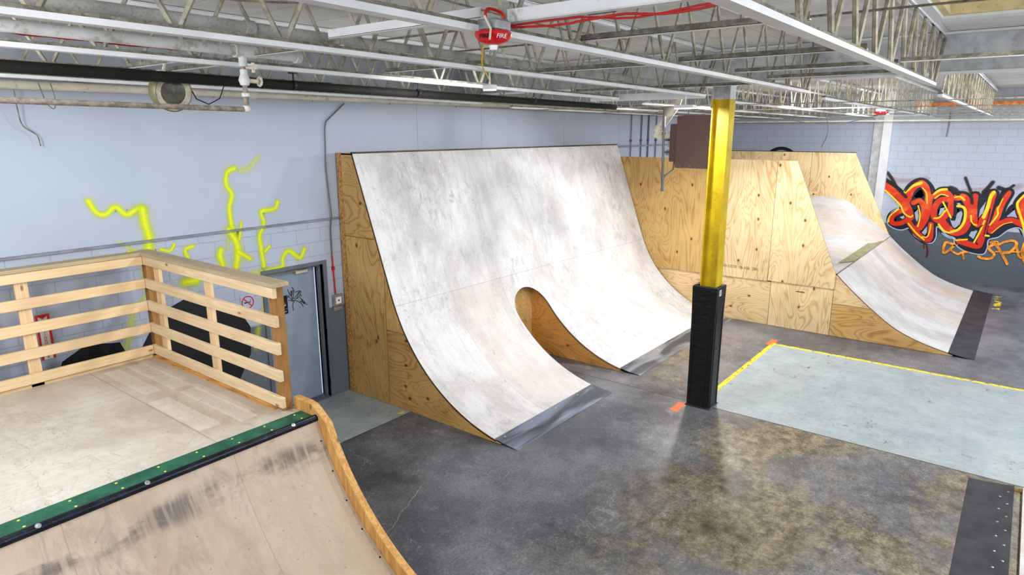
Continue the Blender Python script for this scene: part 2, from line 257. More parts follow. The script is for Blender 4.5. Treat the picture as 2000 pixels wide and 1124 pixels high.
def steel():
    n=NT('brushed_steel_plate'); p=n.pos(True)
    b=n.noise(n.vmap(p,(.8,5,5)),1,2,.4,.6); f=n.noise(n.vmap(p,(2,120,120)),1,2)
    col=n.mix(n.ss(b,.38,.68),(.10,.11,.13),(.46,.54,.68)); col=n.mix(n.math('MULTIPLY',f,.2),col,(.30,.29,.30))
    rs=n.noise(p,7,5,.7); col=n.mix(n.ss(rs,.62,.75,0,.35),col,(.20,.12,.08))
    n.col(col).rough(n.ss(b,.3,.7,.5,.28)); n.b.inputs['Metallic'].default_value=.75; return n.m
M['steel']=steel()
M['dark_steel']=plain('dark_steel_plate',(.055,.055,.065),.5,.4,var=.3,scale=3)
M['screw']=plain('screw_metal',(.5,.5,.5),.35,.9)

def lumber(name,c1,c2,ax):
    n=NT(name); p=n.pos(True); r=n.rand(); off=n.comb(n.math('MULTIPLY',r,30.),n.math('MULTIPLY',r,70.),n.math('MULTIPLY',r,50.))
    s=[16,16,16]; s[ax]=.8; g=n.noise(n.vmap(p,tuple(s),off),1,3,.55,.6)
    w=n.math('PINGPONG',n.math('MULTIPLY',g,9),1.0)
    col=n.mix(n.math('MULTIPLY',w,.6),c1,c2)
    col=n.mix(n.ss(n.noise(n.vmap(p,(1,1,1),off),1.3,3),.5,.75,0,.5),col,(.52,.36,.22))
    sk=[6]*3; sk[ax]=2.6; d=n.vor(n.vmap(p,tuple(sk),off),1.0)
    col=n.mix(n.ss(d,.11,.05,0,.8),col,(.20,.09,.03))
    n.col(col).rough(.6); n.bump(g,.1,.003); return n.m
M['pine_x']=lumber('pine_grain_x',(.74,.57,.36),(.66,.44,.22),0)
M['pine_y']=lumber('pine_grain_y',(.76,.61,.41),(.60,.41,.22),1)
M['pine_z']=lumber('pine_grain_z',(.74,.56,.35),(.58,.37,.19),2)
M['treated']=lumber('brown_treated_lumber',(.36,.19,.06),(.24,.11,.03),2)
M['weath_x']=lumber('weathered_cap_x',(.46,.38,.24),(.32,.25,.14),0)
M['weath_y']=lumber('weathered_cap_y',(.46,.38,.26),(.32,.25,.15),1)
M['trimwood']=lumber('orange_trim_lumber',(.66,.38,.13),(.36,.16,.04),2)

M['whitepaint']=plain('white_painted_steel',(.74,.75,.76),.5,var=.06,scale=3,dirt=((.40,.34,.22),9,.60,.45))
M['dusty']=plain('dusty_painted_steel',(.20,.19,.145),.8,var=.35,scale=18,dirt=((.36,.34,.27),30,.5,.6))
M['rod']=plain('dusty_rod_paint',(.36,.34,.27),.75,var=.3,scale=10,dirt=((.16,.14,.10),14,.55,.6))
M['rodfar']=plain('rusty_cream_rod_paint',(.52,.47,.36),.75,var=.3,scale=10,dirt=((.22,.15,.08),9,.5,.6))
M['creampipe']=plain('cream_painted_pipe',(.62,.58,.47),.6,var=.12,scale=3,dirt=((.30,.22,.12),8,.55,.6))
M['whitepipe']=plain('white_painted_pipe',(.62,.62,.61),.55,var=.12,scale=4,dirt=((.30,.28,.20),10,.52,.6))
M['blackpipe']=plain('black_iron_pipe',(.008,.0075,.006),.8,var=.3,scale=4)
M['mottled']=plain('mottled_grey_pipe',(.44,.44,.42),.7,var=.15,scale=5,dirt=((.22,.21,.17),60,.50,.5))
M['lowpipe']=plain('brown_grey_pipe',(.26,.225,.18),.7,var=.3,scale=20,dirt=((.42,.36,.28),40,.5,.6))
M['greypipe']=plain('grey_conduit',(.15,.155,.165),.45,.3,dirt=((.4,.38,.34),12,.6,.5))
M['yellow']=plain('yellow_column_paint',(.56,.40,.008),.5,var=.18,scale=3,dirt=((.20,.14,.015),16,.58,.7))
M['greycap']=plain('grey_white_column_paint',(.55,.56,.57),.6,var=.15,dirt=((.28,.26,.2),10,.55,.5))
M['brown']=plain('brown_painted_sheet_metal',(.125,.075,.062),.38,var=.06,scale=2)
M['red']=plain('red_plastic',(.62,.018,.022),.3,var=.05)
M['redwire']=plain('red_cable',(.50,.015,.012),.5)
M['yelwire']=plain('yellow_cable',(.75,.48,.02),.5)
M['blackmat']=plain('black_rubber',(.012,.012,.013),.5)
M['white']=plain('white_enamel',(.78,.79,.80),.4,var=.04)
M['galv']=plain('galvanised_steel',(.42,.43,.45),.35,.6,var=.2,scale=14)
M['doorgrey']=plain('grey_blue_door_paint',(.30,.36,.44),.5,var=.10,scale=2.5,dirt=((.16,.19,.23),5,.60,.5))
M['framegrey']=plain('dark_grey_frame_paint',(.14,.16,.185),.45,var=.12,scale=3,dirt=((.35,.37,.4),16,.64,.6))
M['trimgrey']=plain('grey_ledge_paint',(.24,.25,.28),.6,var=.2)
M['green']=plain('green_deck_strip',(.018,.12,.072),.5,var=.3,scale=8,dirt=((.08,.18,.13),20,.55,.5))
M['coping']=plain('scuffed_black_coping',(.02,.024,.035),.34,.5,var=.3,scale=10,dirt=((.14,.16,.20),24,.58,.5))
M['screwyel']=plain('yellow_plug',(.75,.62,.10),.5)
M['orangewood']=plain('orange_timber',(.62,.18,.04),.7,var=.35,scale=9)
M['creamwell']=plain('cream_skylight_paint',(.66,.58,.34),.7,var=.1,dirt=((.36,.26,.08),22,.56,.6))
M['lens']=plain('smoky_glass_lens',(.075,.075,.05),.3,var=.4,scale=10)
M['brass']=plain('tarnished_reflector',(.20,.18,.105),.45,.4,var=.2,scale=8)
M['flatblack']=plain('flat_black_paint',(.012,.012,.014),.5,var=0)
M['signred']=plain('sign_red',(.60,.03,.03),.4,var=0)
M['signwhite']=plain('sign_white',(.80,.80,.78),.4,var=0)
M['ink']=plain('faint_ink',(.16,.10,.05),.6,var=0)
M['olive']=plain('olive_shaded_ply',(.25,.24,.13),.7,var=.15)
def emis(name,c,s):
    n=NT(name); n.t.nodes.remove(n.b); e=n.N('ShaderNodeEmission'); e.inputs[0].default_value=(*c,1); e.inputs[1].default_value=s; n.L(e.outputs[0],n.out.inputs[0]); return n.m
M['lamp']=emis('bright_lamp_lens',(.95,.98,1),14)

def vinyl():
    n=NT('black_quilted_vinyl'); p=n.pos(True)
    w=n.noise(n.vmap(p,(5,5,16)),1,3,.6,1.0); n.col(n.mix(n.ss(w,.5,.75,0,.35),(.008,.009,.011),(.025,.028,.033))).rough(.38); n.bump(w,.5,.02); return n.m
M['vinyl']=vinyl()

def floor_mat():
    n=NT('stained_concrete_and_worn_floor_paint'); p=n.pos(True); x,y,z=n.sep(p)[0:3]
    def box(x0,x1,y0,y1,e=.03,wob=.05,nz=None):
        w=n.math('MULTIPLY',n.math('SUBTRACT',nz if nz is not None else n.noise(p,6,4,.7),.5),wob)
        xx=n.math('ADD',x,w); yy=n.math('ADD',y,w)
        m=n.math('MULTIPLY',n.ss(xx,x0-e,x0+e),n.ss(xx,x1+e,x1-e)); return n.math('MULTIPLY',m,n.math('MULTIPLY',n.ss(yy,y0-e,y0+e),n.ss(yy,y1+e,y1-e)))
    a=n.noise(n.vmap(p,(.55,.55,1)),1,5,.62,.1); b=n.noise(p,5.5,9,.78,.05); f=n.noise(p,38,4,.7)
    base=n.mix(n.ss(a,.35,.68),(.085,.092,.110),(.20,.205,.225))
    base=n.mix(n.ss(b,.50,.78,0,.6),base,(.29,.29,.305))
    base=n.mix(n.ss(b,.50,.25,0,.6),base,(.050,.052,.060))
    # amber stain, strongest on the open floor between the ramps
    g=n.math('MULTIPLY',n.ss(x,2.6,6.2),n.math('MULTIPLY',n.ss(y,3.9,2.2),n.ss(x,14,10)))
    g2=n.math('MULTIPLY',n.ss(n.math('ABSOLUTE',n.math('SUBTRACT',y,5.0)),1.6,.4),n.math('MULTIPLY',n.ss(x,8.6,10),n.ss(x,13.9,12)))
    amb=n.noise(n.vmap(p,(.7,.7,1),(4,2,0)),1,7,.7,.1)
    ambm=n.math('MULTIPLY',n.math('MAXIMUM',g,n.math('MULTIPLY',g2,.8)),n.ss(amb,.38,.58,.15,1))
    acol=n.mix(n.ss(b,.36,.66),(.085,.062,.028),(.33,.28,.17))
    base=n.mix(n.math('MULTIPLY',ambm,.78),base,acol)
    base=n.mix(n.math('MULTIPLY',n.ss(n.noise(p,2.1,7,.75,.4),.60,.72),.5),base,(.36,.35,.34))
    sp=n.ss(f,.62,.72,0,.6); base=n.mix(sp,base,(.50,.48,.44))
    for sc,w_,o in ((1.1,.0035,(0,0,0)),(3.0,.006,(5,1,0))):
        q=n.noise(n.vmap(p,(1,1,1),o),sc,5,.6,.8); e=n.math('ABSOLUTE',n.math('SUBTRACT',q,.47)); mk=n.ss(n.noise(n.vmap(p,(1,1,1),o),.9,2),.52,.62)
        base=n.mix(n.math('MULTIPLY',n.math('MULTIPLY',n.ss(e,w_,0),mk),.5),base,(.42,.41,.39))
    ff=n.noise(n.vmap(p,(1,1,1),(9,9,0)),34,6,.8); base=n.mix(1,base,n.comb(*[n.ss(ff,.32,.68,.68,1.32)]*3),'MULTIPLY')
    base=n.mix(n.math('MULTIPLY',n.ss(n.noise(n.vmap(p,(.8,.8,1),(1,7,0)),1.1,5,.6),.55,.7),.5),base,(.035,.034,.036))
    cw=n.math('MULTIPLY',n.math('SUBTRACT',n.noise(p,5,5,.7),.5),.16); cd_=n.math('ADD',n.math('SUBTRACT',n.math('MULTIPLY',n.math('SUBTRACT',x,3.9),.44),n.math('SUBTRACT',y,4.67)),cw)
    cm=n.math('MULTIPLY',n.ss(n.math('ABSOLUTE',cd_),.007,.001),n.math('MULTIPLY',n.ss(x,3.85,4.0),n.ss(x,4.95,4.7)))
    base=n.mix(n.math('MULTIPLY',cm,.8),base,(.42,.40,.36))
    # worn blue grey paint
    chips=n.ss(n.noise(n.vmap(p,(1,1.5,1)),5.0,8,.85,.2),.585,.605)
    zone=n.ss(n.noise(n.vmap(p,(1,1,1),(2,5,0)),1.0,3),.46,.60); chips=n.math('MULTIPLY',chips,zone)
    paint=n.mix(n.ss(n.noise(p,2.2,8,.74),.3,.7),(.27,.315,.33),(.36,.405,.415))
    paint=n.mix(n.ss(n.noise(n.vmap(p,(1,7,1)),2.2,5,.7),.55,.8,0,.4),paint,(.22,.25,.255))
    for (o,w_) in (((3,3,0),.004),((8,1,0),.006)):
        q=n.noise(n.vmap(p,(1.3,.7,1),o),1.9,5,.6,.5); e=n.math('ABSOLUTE',n.math('SUBTRACT',q,.5))
        paint=n.mix(n.math('MULTIPLY',n.ss(e,w_,0),.4),paint,(.10,.10,.10))
    pm=n.math('MAXIMUM',box(9.03,12.66,-8,3.42,.012,.03),box(-6,7.2,6.68,9,.012,.02))
    pmc=n.math('MULTIPLY',pm,n.math('SUBTRACT',1,chips))
    col=n.mix(pmc,n.mix(n.math('MULTIPLY',pm,.6),base,(.10,.085,.065)),paint)
    # yellow border lines
    wear=n.ss(n.noise(n.vmap(p,(1,1,1)),9,6,.75),.60,.52)
    yl=n.math('MAXIMUM',box(9.2,12.72,3.42,3.50,.008,.03),box(12.62,12.71,-3,3.50,.008,.05))
    yl=n.math('MAXIMUM',yl,n.math('MULTIPLY',box(18.3,19.9,.12,.26,.02,.05),n.ss(n.noise(p,4,4),.48,.56)))
    yl=n.math('MAXIMUM',yl,n.math('MULTIPLY',box(4.9,6.2,6.70,6.80,.02,.05),n.ss(n.noise(p,7,4),.58,.64)))
    col=n.mix(n.math('MULTIPLY',yl,wear),col,(.78,.60,.03))
    og=n.math('MAXIMUM',box(8.55,8.90,3.60,3.72,.03,.12),box(12.55,12.95,3.45,3.58,.03,.2))
    col=n.mix(n.math('MULTIPLY',og,.85),col,(.85,.17,.04))
    # saw cut joint
    j=n.math('MULTIPLY',n.ss(n.math('ABSOLUTE',n.math('SUBTRACT',x,9.02)),.012,.005),n.ss(y,6.9,6.8))
    j=n.math('MAXIMUM',j,n.math('MULTIPLY',n.ss(n.math('ABSOLUTE',n.math('SUBTRACT',y,6.675)),.010,.004),n.ss(x,7.3,7.2)))
    col=n.mix(n.math('MULTIPLY',j,.85),col,(.02,.02,.02))
    n.col(col)
    rr=n.math('MULTIPLY_ADD',b,.35,.16); rr=n.math('ADD',rr,n.math('MULTIPLY',pmc,.14)); n.rough(rr)
    n.b.inputs['Specular IOR Level'].default_value=.5
    n.bump(n.math('ADD',b,n.math('MULTIPLY',j,-2)),.10,.01); return n.m
M['floor']=floor_mat()

def wall_mat(name,up,low,band,ax,smooth_above=None,seams=()):
    """painted concrete block, darker band low down; smooth render above a height"""
    n=NT(name); p=n.pos(True); c=n.sep(p); h=c[ax]; z=c[2]
    br=n.N('ShaderNodeTexBrick'); n.L(n.comb(h,z,0),br.inputs['Vector'])
    br.inputs['Scale'].default_value=1; br.inputs['Brick Width'].default_value=.4; br.inputs['Row Height'].default_value=.203; br.inputs['Mortar Size'].default_value=.006; br.inputs['Mortar Smooth'].default_value=.3
    for i in (1,2): br.inputs[i].default_value=(1,1,1,1)
    br.inputs[3].default_value=(0,0,0,1)
    sc=n.N('ShaderNodeSeparateColor'); n.L(br.outputs[0],sc.inputs[0]); mort=n.math('SUBTRACT',1,sc.outputs[0])
    if smooth_above: mort=n.math('MULTIPLY',mort,n.math('LESS_THAN',z,smooth_above))
    v=n.noise(n.vmap(p,(.5,.5,.5)),1,4,.6); v2=n.noise(n.vmap(p,(2,2,2)),3,6,.7)
    upc=n.mix(n.ss(v,.3,.7),up,tuple(k*.90 for k in up)); loc=n.mix(v2,low,tuple(k*.75 for k in low))
    w=n.math('MULTIPLY',n.math('SUBTRACT',v2,.5),.02)
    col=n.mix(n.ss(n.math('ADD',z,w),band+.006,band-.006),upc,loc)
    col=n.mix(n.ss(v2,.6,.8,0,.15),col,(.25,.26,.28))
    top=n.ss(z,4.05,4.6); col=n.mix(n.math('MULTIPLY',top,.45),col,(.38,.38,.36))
    col=n.mix(n.math('MULTIPLY',mort,.30),col,(.16,.17,.19))
    for s in seams: col=n.mix(n.ss(n.math('ABSOLUTE',n.math('SUBTRACT',h,s)),.012,.003,0,.4),col,(.15,.16,.18))
    n.col(col).rough(.55); n.bump(n.math('ADD',n.math('MULTIPLY',mort,-1.5),n.math('MULTIPLY',v2,.3)),.4,.006); return n.m
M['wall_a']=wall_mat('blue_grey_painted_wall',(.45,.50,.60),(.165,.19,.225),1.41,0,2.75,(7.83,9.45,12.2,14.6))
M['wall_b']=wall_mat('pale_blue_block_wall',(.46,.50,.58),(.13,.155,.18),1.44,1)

def ceil_mat():
    n=NT('white_roof_deck_planks'); p=n.pos(True); x,y,z=n.sep(p)[0:3]
    f=n.math('ABSOLUTE',n.math('SUBTRACT',n.math('FRACT',n.math('DIVIDE',x,.61)),.5)); l=n.ss(f,.488,.497)
    f2=n.math('ABSOLUTE',n.math('SUBTRACT',n.math('FRACT',n.math('DIVIDE',y,1.28)),.5)); l=n.math('MAXIMUM',l,n.ss(f2,.494,.499))
    v=n.noise(p,1.2,6,.7); v2=n.noise(p,45,3,.7)
    col=n.mix(n.ss(v,.35,.7),(.76,.76,.74),(.62,.62,.59)); col=n.mix(n.ss(v2,.55,.75,0,.35),col,(.3,.29,.26)); col=n.mix(n.math('MULTIPLY',l,.5),col,(.14,.13,.11))
    n.col(col).rough(.85); n.bump(v2,.4,.006); return n.m
M['ceil']=ceil_mat()

def spraymat(name,c,strength=1.0,edge=.35):
    """sprayed paint: opaque in the middle of the stroke, speckling out toward its rim"""
    n=NT(name); at=n.N('ShaderNodeAttribute',attribute_name='a'); nz=n.noise(n.pos(True),55,3,.7); nb=n.noise(n.pos(True),6,3,.6)
    a=n.math('ADD',at.outputs['Fac'],n.math('MULTIPLY',n.math('SUBTRACT',nz,.5),.28)); a=n.math('ADD',a,n.math('MULTIPLY',n.math('SUBTRACT',nb,.5),.25))
    al=n.math('MULTIPLY',n.ss(a,.08,.08+edge*2),n.math('MULTIPLY',n.math('MULTIPLY',strength,1.0),n.ss(at.outputs['Fac'],0,.12)))
    n.col(c).rough(.45); n.L(al,n.b.inputs['Alpha']); return n.m

# ------------------------------------------------------------------ room shell
b=MB(); b.box(-5,21.6,-7,8.3,-.12,0); struct('floor',b,M['floor'])
# ceiling with a hole for the skylight (x 3.2..7.75, y -2.2..0.85)
b=MB(); b.box(-5,21.6,.86,8.3,5.06,5.16); b.box(7.76,21.6,-7,.86,5.06,5.16); b.box(-5,3.2,-7,.86,5.06,5.16); b.box(3.2,7.76,-7,-2.2,5.06,5.16)
struct('ceiling',b,M['ceil'])
# wall A (left), door opening x 4.86..5.80, z 0..2.10
b=MB(); b.box(-5,4.86,8.07,8.27,0,5.06); b.box(5.80,21.6,8.07,8.27,0,5.06); b.box(4.86,5.80,8.07,8.27,2.10,5.06); struct('wall_left',b,M['wall_a'])
b=MB(); b.box(21.4,21.6,-7,8.07,0,5.06); struct('wall_far',b,M['wall_b'])
b=MB(); b.box(-5,6.15,8.03,8.07,2.74,2.765); b.box(6.15,14,8.03,8.07,2.74,2.765); struct('trim_1',b,M['trimgrey'])
# steel pilaster in the far wall
b=MB(); b.box(21.22,21.4,3.20,3.42,0,5.06); b.box(21.32,21.4,3.42,3.66,0,5.06,1); struct('trim_2',b,[M['whitepaint'],M['greycap']])
# door
d=thing('door_1','','',(5.33,8.07,0)); del d['label']; del d['category']; d['kind']='structure'
b=MB(); b.box(4.80,4.86,8.05,8.27,0,2.15); b.box(5.80,5.86,8.05,8.27,0,2.15); b.box(4.86,5.80,8.05,8.27,2.10,2.15); b.box(5.76,5.80,8.13,8.18,0,2.10); b.box(4.86,5.76,8.13,8.18,2.06,2.10)
b.box(4.86,5.8,8.05,8.27,-.0,.012); part('door_frame',b,M['framegrey'],d)
b=MB(); b.box(4.86,5.76,8.236,8.27,.012,2.10,bev=.002); leaf=part('door_leaf',b,M['doorgrey'],d)
b=MB(); b.box(5.42,5.62,8.18,8.236,1.99,2.04,bev=.006); b.beam((5.44,8.19,2.045),(5.22,8.21,2.05),.02,.012); part('door_closer',b,M['creampipe'],d)
b=MB(); b.box(5.80,5.812,8.06,8.10,.2,.3); b.box(5.80,5.812,8.06,8.10,1.0,1.1); b.box(5.80,5.812,8.06,8.10,1.75,1.85); part('hinge',b,M['galv'],d)

# ------------------------------------------------------------------ quarter pipe by the left wall
def arc_profile(y0,R,top,thmax=70.3,n=26,flat=0):
    pts=[]
    for i in range(n+1):
        th=math.radians(thmax)*i/n; pts.append((y0+R*math.sin(th),R*(1-math.cos(th))))
    y,z=pts[-1]; t=math.tan(math.radians(thmax))
    zz=z
    for k in range(1,9):
        z2=zz+(top-zz)*k/8; pts.append((y+(z2-zz)/t,z2))
    return pts
def interp(pr,y):
    for (a,za),(c,zc) in zip(pr,pr[1:]):
        if y<=c: return za+(zc-za)*(y-a)/(c-a)
    return pr[-1][1]
def clip(poly,inside,inter):
    out=[]
    for i in range(len(poly)):
        a=poly[i-1]; c=poly[i]
        ia,ic=inside(a),inside(c)
        if ic:
            if not ia: out.append(inter(a,c))
            out.append(c)
        elif ia: out.append(inter(a,c))
    return out
def cliprect(poly,y0,y1,z0,z1):
    def ix(k,v): return lambda a,c:(tuple([a[j]+(c[j]-a[j])*((v-a[k])/(c[k]-a[k])) for j in (0,1)]))
    poly=clip(poly,lambda p:p[0]>=y0,ix(0,y0)); poly=clip(poly,lambda p:p[0]<=y1,ix(0,y1)) if poly else poly
    poly=clip(poly,lambda p:p[1]>=z0,ix(1,z0)) if poly else poly; poly=clip(poly,lambda p:p[1]<=z1,ix(1,z1)) if poly else poly
    return poly
def sheet(parent,poly,x0,x1,rect,mat,label=None,name='plywood_sheet'):
    g=.0035; q=cliprect(poly,rect[0]+g,rect[1]-g,rect[2]+g,rect[3]-g)
    if len(q)<3: return
    b=MB(); b.prism(q,0,x0,x1,0,1); part(name,b,[mat,M['edge']],parent,label=label)

XL,XR=6.155,13.86
pr=arc_profile(4.60,2.5,3.713)
y_tip=4.60; TOPY=pr[-1][0]
side_poly=[(p[0]+.012,p[1]-.012) for p in pr if p[1]>.02]
side_poly=[(5.02,0.0)]+side_poly+[(8.045,3.70),(8.045,0.0)]
q1=thing('quarter_pipe_ramp','tall white quarter pipe with an arched slot, plywood side by the grey door','skate ramp',(6.155,4.6,0))
sheet(q1,side_poly,XL,XL+.018,(4,7.95,2.49,3.72),M['ply_h'])
sheet(q1,side_poly,XL,XL+.018,(7.12,7.95,0,2.49),M['ply_v'])
sheet(q1,side_poly,XL,XL+.018,(4,7.12,1.17,2.49),M['ply_v'])
sheet(q1,side_poly,XL,XL+.018,(4,7.12,0,1.17),M['ply_h'])
b=MB(); b.box(XL-.006,XL+.03,7.955,8.045,0,3.70); part('end_strip',b,M['osb'],q1)
sheet(q1,side_poly,XR-.018,XR,(4,8.05,0,3.72),M['ply_v'])
# slot
SL,SR=8.60,9.53; SC=(SL+SR)/2; SRAD=(SR-SL)/2
# surface measured by arc length so that the slot has a round head
arcs=[0]
for a,c in zip(pr,pr[1:]): arcs.append(arcs[-1]+math.hypot(c[0]-a[0],c[1]-a[1]))
def at_s(s):
    for i in range(len(arcs)-1):
        if s<=arcs[i+1]+1e-9:
            t=(s-arcs[i])/(arcs[i+1]-arcs[i]); a=pr[i]; c=pr[i+1]
            ty,tz=c[0]-a[0],c[1]-a[1]; l=math.hypot(ty,tz)
            return (a[0]+ty*t,a[1]+tz*t,-tz/l,ty/l)
    return (*pr[-1],-tz/l,ty/l)
def s_of_y(y):
    for i in range(len(pr)-1):
        if y<=pr[i+1][0]: return arcs[i]+(arcs[i+1]-arcs[i])*(y-pr[i][0])/(pr[i+1][0]-pr[i][0])
    return arcs[-1]
S_HEAD=s_of_y(6.80)          # top of the slot's arch
S_C=S_HEAD-SRAD
S_PL=s_of_y(5.06)            # upper edge of the steel plate
Stot=arcs[-1]
def surf_grid(mb,cols,rows,th=.02):
    """cols: function (row s)->list of x ; builds a shell of thickness th"""
    pass
def shell(quads,th):
    """quads of (x,s); returns MB of a closed slab under the ramp face"""
    mb=MB(); idx={}
    def vid(x,s):
        k=(round(x,5),round(s,5))
        if k not in idx:
            y,z,ny,nz=at_s(s); idx[k]=(len(mb.v)); mb.v.append((x,y,z)); mb.v.append((x,y-ny*th,max(z-nz*th,-.0)))
        return idx[k]
    edges={}
    for q in quads:
        ids=[vid(*p) for p in q]
        ids=[a for i,a in enumerate(ids) if a!=ids[i-1]]
        if len(ids)<3: continue
        mb.f.append(ids); mb.m.append(0); mb.f.append([i+1 for i in ids][::-1]); mb.m.append(1)
        for i in range(len(ids)):
            e=(ids[i-1],ids[i]); 
            if (e[1],e[0]) in edges: edges.pop((e[1],e[0]))
            else: edges[e]=1
    for a,c in edges: mb.f.append([a,c,c+1,a+1]); mb.m.append(1)
    return mb
ss_=sorted(set([S_PL+(S_C-S_PL)*i/16 for i in range(17)]+[S_C+SRAD*math.sin(PI/2*i/14) for i in range(15)]+[S_HEAD+(Stot-S_HEAD)*i/14 for i in range(15)]))
def half(s):
    if s<=S_C: return SRAD
    if s>=S_HEAD: return 0
    return math.sqrt(max(SRAD**2-(s-S_C)**2,0))
quads=[]
for s0,s1 in zip(ss_,ss_[1:]):
    h0,h1=half(s0),half(s1)
    for (a0,a1,c0,c1) in ((XL,XL,SC-h0,SC-h1),(SC+h0,SC+h1,XR,XR)):
        K=6
        for k in range(K):
            t0,t1=k/K,(k+1)/K
            quads.append([(a0+(c0-a0)*t0,s0),(a0+(c0-a0)*t1,s0),(a1+(c1-a1)*t1,s1),(a1+(c1-a1)*t0,s1)])
o=part('riding_surface',shell(quads,.028),[M['ramp'],M['edge']],q1,smooth=True)
for (xa,xb) in ((XL,SL),(SR,XR)):
    qd=[]
    for i in range(6):
        s0=S_PL*i/6; s1=S_PL*(i+1)/6
        qd.append([(xa,s0),(xb,s0),(xb,s1),(xa,s1)])
    # plate: thin sheet slightly proud, tip on the floor
    mb=MB(); n=8
    prof=[(4.70,.004)]+[(4.70+(5.08-4.70)*k/n,.006+interp(pr,4.70+(5.08-4.70)*k/n)+.002) for k in range(1,n+1)]
    vs=[(xa,y,z) for y,z in prof]+[(xb,y,z) for y,z in prof]+[(xa,y,max(z-.004,.0)) for y,z in prof]+[(xb,y,max(z-.004,0)) for y,z in prof]
    m=len(prof); fs=[]
    for i in range(m-1): fs+= [(i,i+1,m+i+1,m+i),(2*m+i,3*m+i,3*m+i+1,2*m+i+1),(i,2*m+i,2*m+i+1,i+1),(m+i,m+i+1,3*m+i+1,3*m+i)]
    fs+=[(0,m,3*m,2*m),(m-1,3*m-1,4*m-1,2*m-1)]
    mb.add(vs,fs); pl=part('steel_plate',mb,M['steel'],q1,smooth=True,label='brushed steel transition plate at the ramp foot')
    xx=xa+.15; sp_=[]
    while xx<xb-.05: sp_.append((xx,5.03,interp(pr,5.03)+.008)); xx+=.60
    screws(pl,sp_,(0,-.2,1),M['screw'])
# slot inner walls
inner=[(p[0]+.02,p[1]-.026) for p in pr if p[1]>.05 and p[0]<7.0]
ip=[(5.02,0)]+inner+[(7.0,0)]
ip2=[q for q in ip]
b=MB(); b.prism(ip2,0,SR,SR+.018,0,1); part('slot_cheek',b,[M['ply_warm'],M['edge']],q1)
b=MB(); b.prism(ip2,0,SL-.018,SL,0,1); part('slot_cheek',b,[M['ply_warm'],M['edge']],q1)
b=MB(); b.box(SL,SR,6.95,6.968,0,1.62); part('slot_back',b,M['ply_h'],q1)
b=MB(); b.box(XL,XR,TOPY-.01,8.045,3.675,3.693); part('top_deck',b,M['ply_pale_h'],q1)
b=MB(); b.box(XL-.004,XR,TOPY-.015,TOPY+.03,3.692,3.716); part('top_edge',b,M['dark_steel'],q1)
for (xx,ss) in ((7.86,.20),(7.86,.42)):
    b=MB(); y,z,ny,nz=at_s(Stot-ss); b.lathe([(0,.006),(.018,.005),(.022,0)],(xx,y+ny*.002,z+nz*.002),(0,ny,nz),n=10)
    part('white_sticker',b,M['white'],q1,label='small round white sticker near the lip')

# ------------------------------------------------------------------ second ramp (beyond the column)
X2,X3=13.90,20.0
p2=[(.36,.0),(.726,.052),(1.18,.167),(1.577,.332),(1.877,.53),(2.186,.772),(2.475,1.02),(2.72,1.255)]
def dens(pp,n=5):
    out=[]
    P_=[pp[0]]+pp+[pp[-1]]
    for i in range(1,len(P_)-2):
        for k in range(n):
            t=k/n; a,b_,c,d_=P_[i-1],P_[i],P_[i+1],P_[i+2]
            out.append(tuple(.5*((2*b_[j])+(-a[j]+c[j])*t+(2*a[j]-5*b_[j]+4*c[j]-d_[j])*t*t+(-a[j]+3*b_[j]-3*c[j]+d_[j])*t**3) for j in (0,1)))
    out.append(pp[-1]); return out
p2=dens(p2)
q2=thing('quarter_pipe_ramp','grey ramp with dark steel foot between two plywood walls beyond the yellow column','skate ramp',(13.9,.3,0))
low=[(.68,0)]+[(y+.008,z-.014) for y,z in p2 if z>.03]+[(8.04,1.25),(8.04,0)]
sheet(q2,low,X2,X2+.018,(0,2.75,0,.66),M['ply_h']); sheet(q2,low,X2,X2+.018,(0,2.75,.66,1.3),M['ply_pale_h'])
sheet(q2,low,X2,X2+.018,(2.75,3.96,0,.96),M['ply_pale']); sheet(q2,low,X2,X2+.018,(3.96,5.20,0,.94),M['ply_pale_h']); sheet(q2,low,X2,X2+.018,(5.20,8.05,0,.94),M['ply_pale_h'])
up=[(2.74,.95),(2.74,1.255),(3.655,3.43),(8.04,3.43),(8.04,.93)]
sheet(q2,up,X2-.02,X2,(2.7,4.03,.955,3.5),M['ply_pale']); sheet(q2,up,X2-.02,X2,(4.03,5.22,.935,3.5),M['ply_pale']); sheet(q2,up,X2-.02,X2,(5.22,8.05,.935,3.5),M['ply_v'])
b=MB(); b.prism([(2.775,1.25),(2.83,1.25),(3.72,3.43),(3.665,3.43)],0,X2,X2+.09); b.box(X2,X2+.09,3.7,8.04,3.39,3.425); part('edge_framing',b,M['weath_y'],q2)
# far side wall of the ramp
far=[(.74,0)]+[(y+.008,z-.014) for y,z in p2 if z>.05]+[(2.74,1.25),(3.80,3.43),(8.04,3.43),(8.04,0)]
sheet(q2,far,X3,X3+.02,(0,4.9,0,3.5),M['ply_pale']); sheet(q2,far,X3,X3+.02,(4.9,8.05,0,3.5),M['ply_pale'])
b=MB(); b.box(X3-.01,X3+.09,3.80,8.04,3.43,3.445); part('top_edge',b,M['dark_steel'],q2)
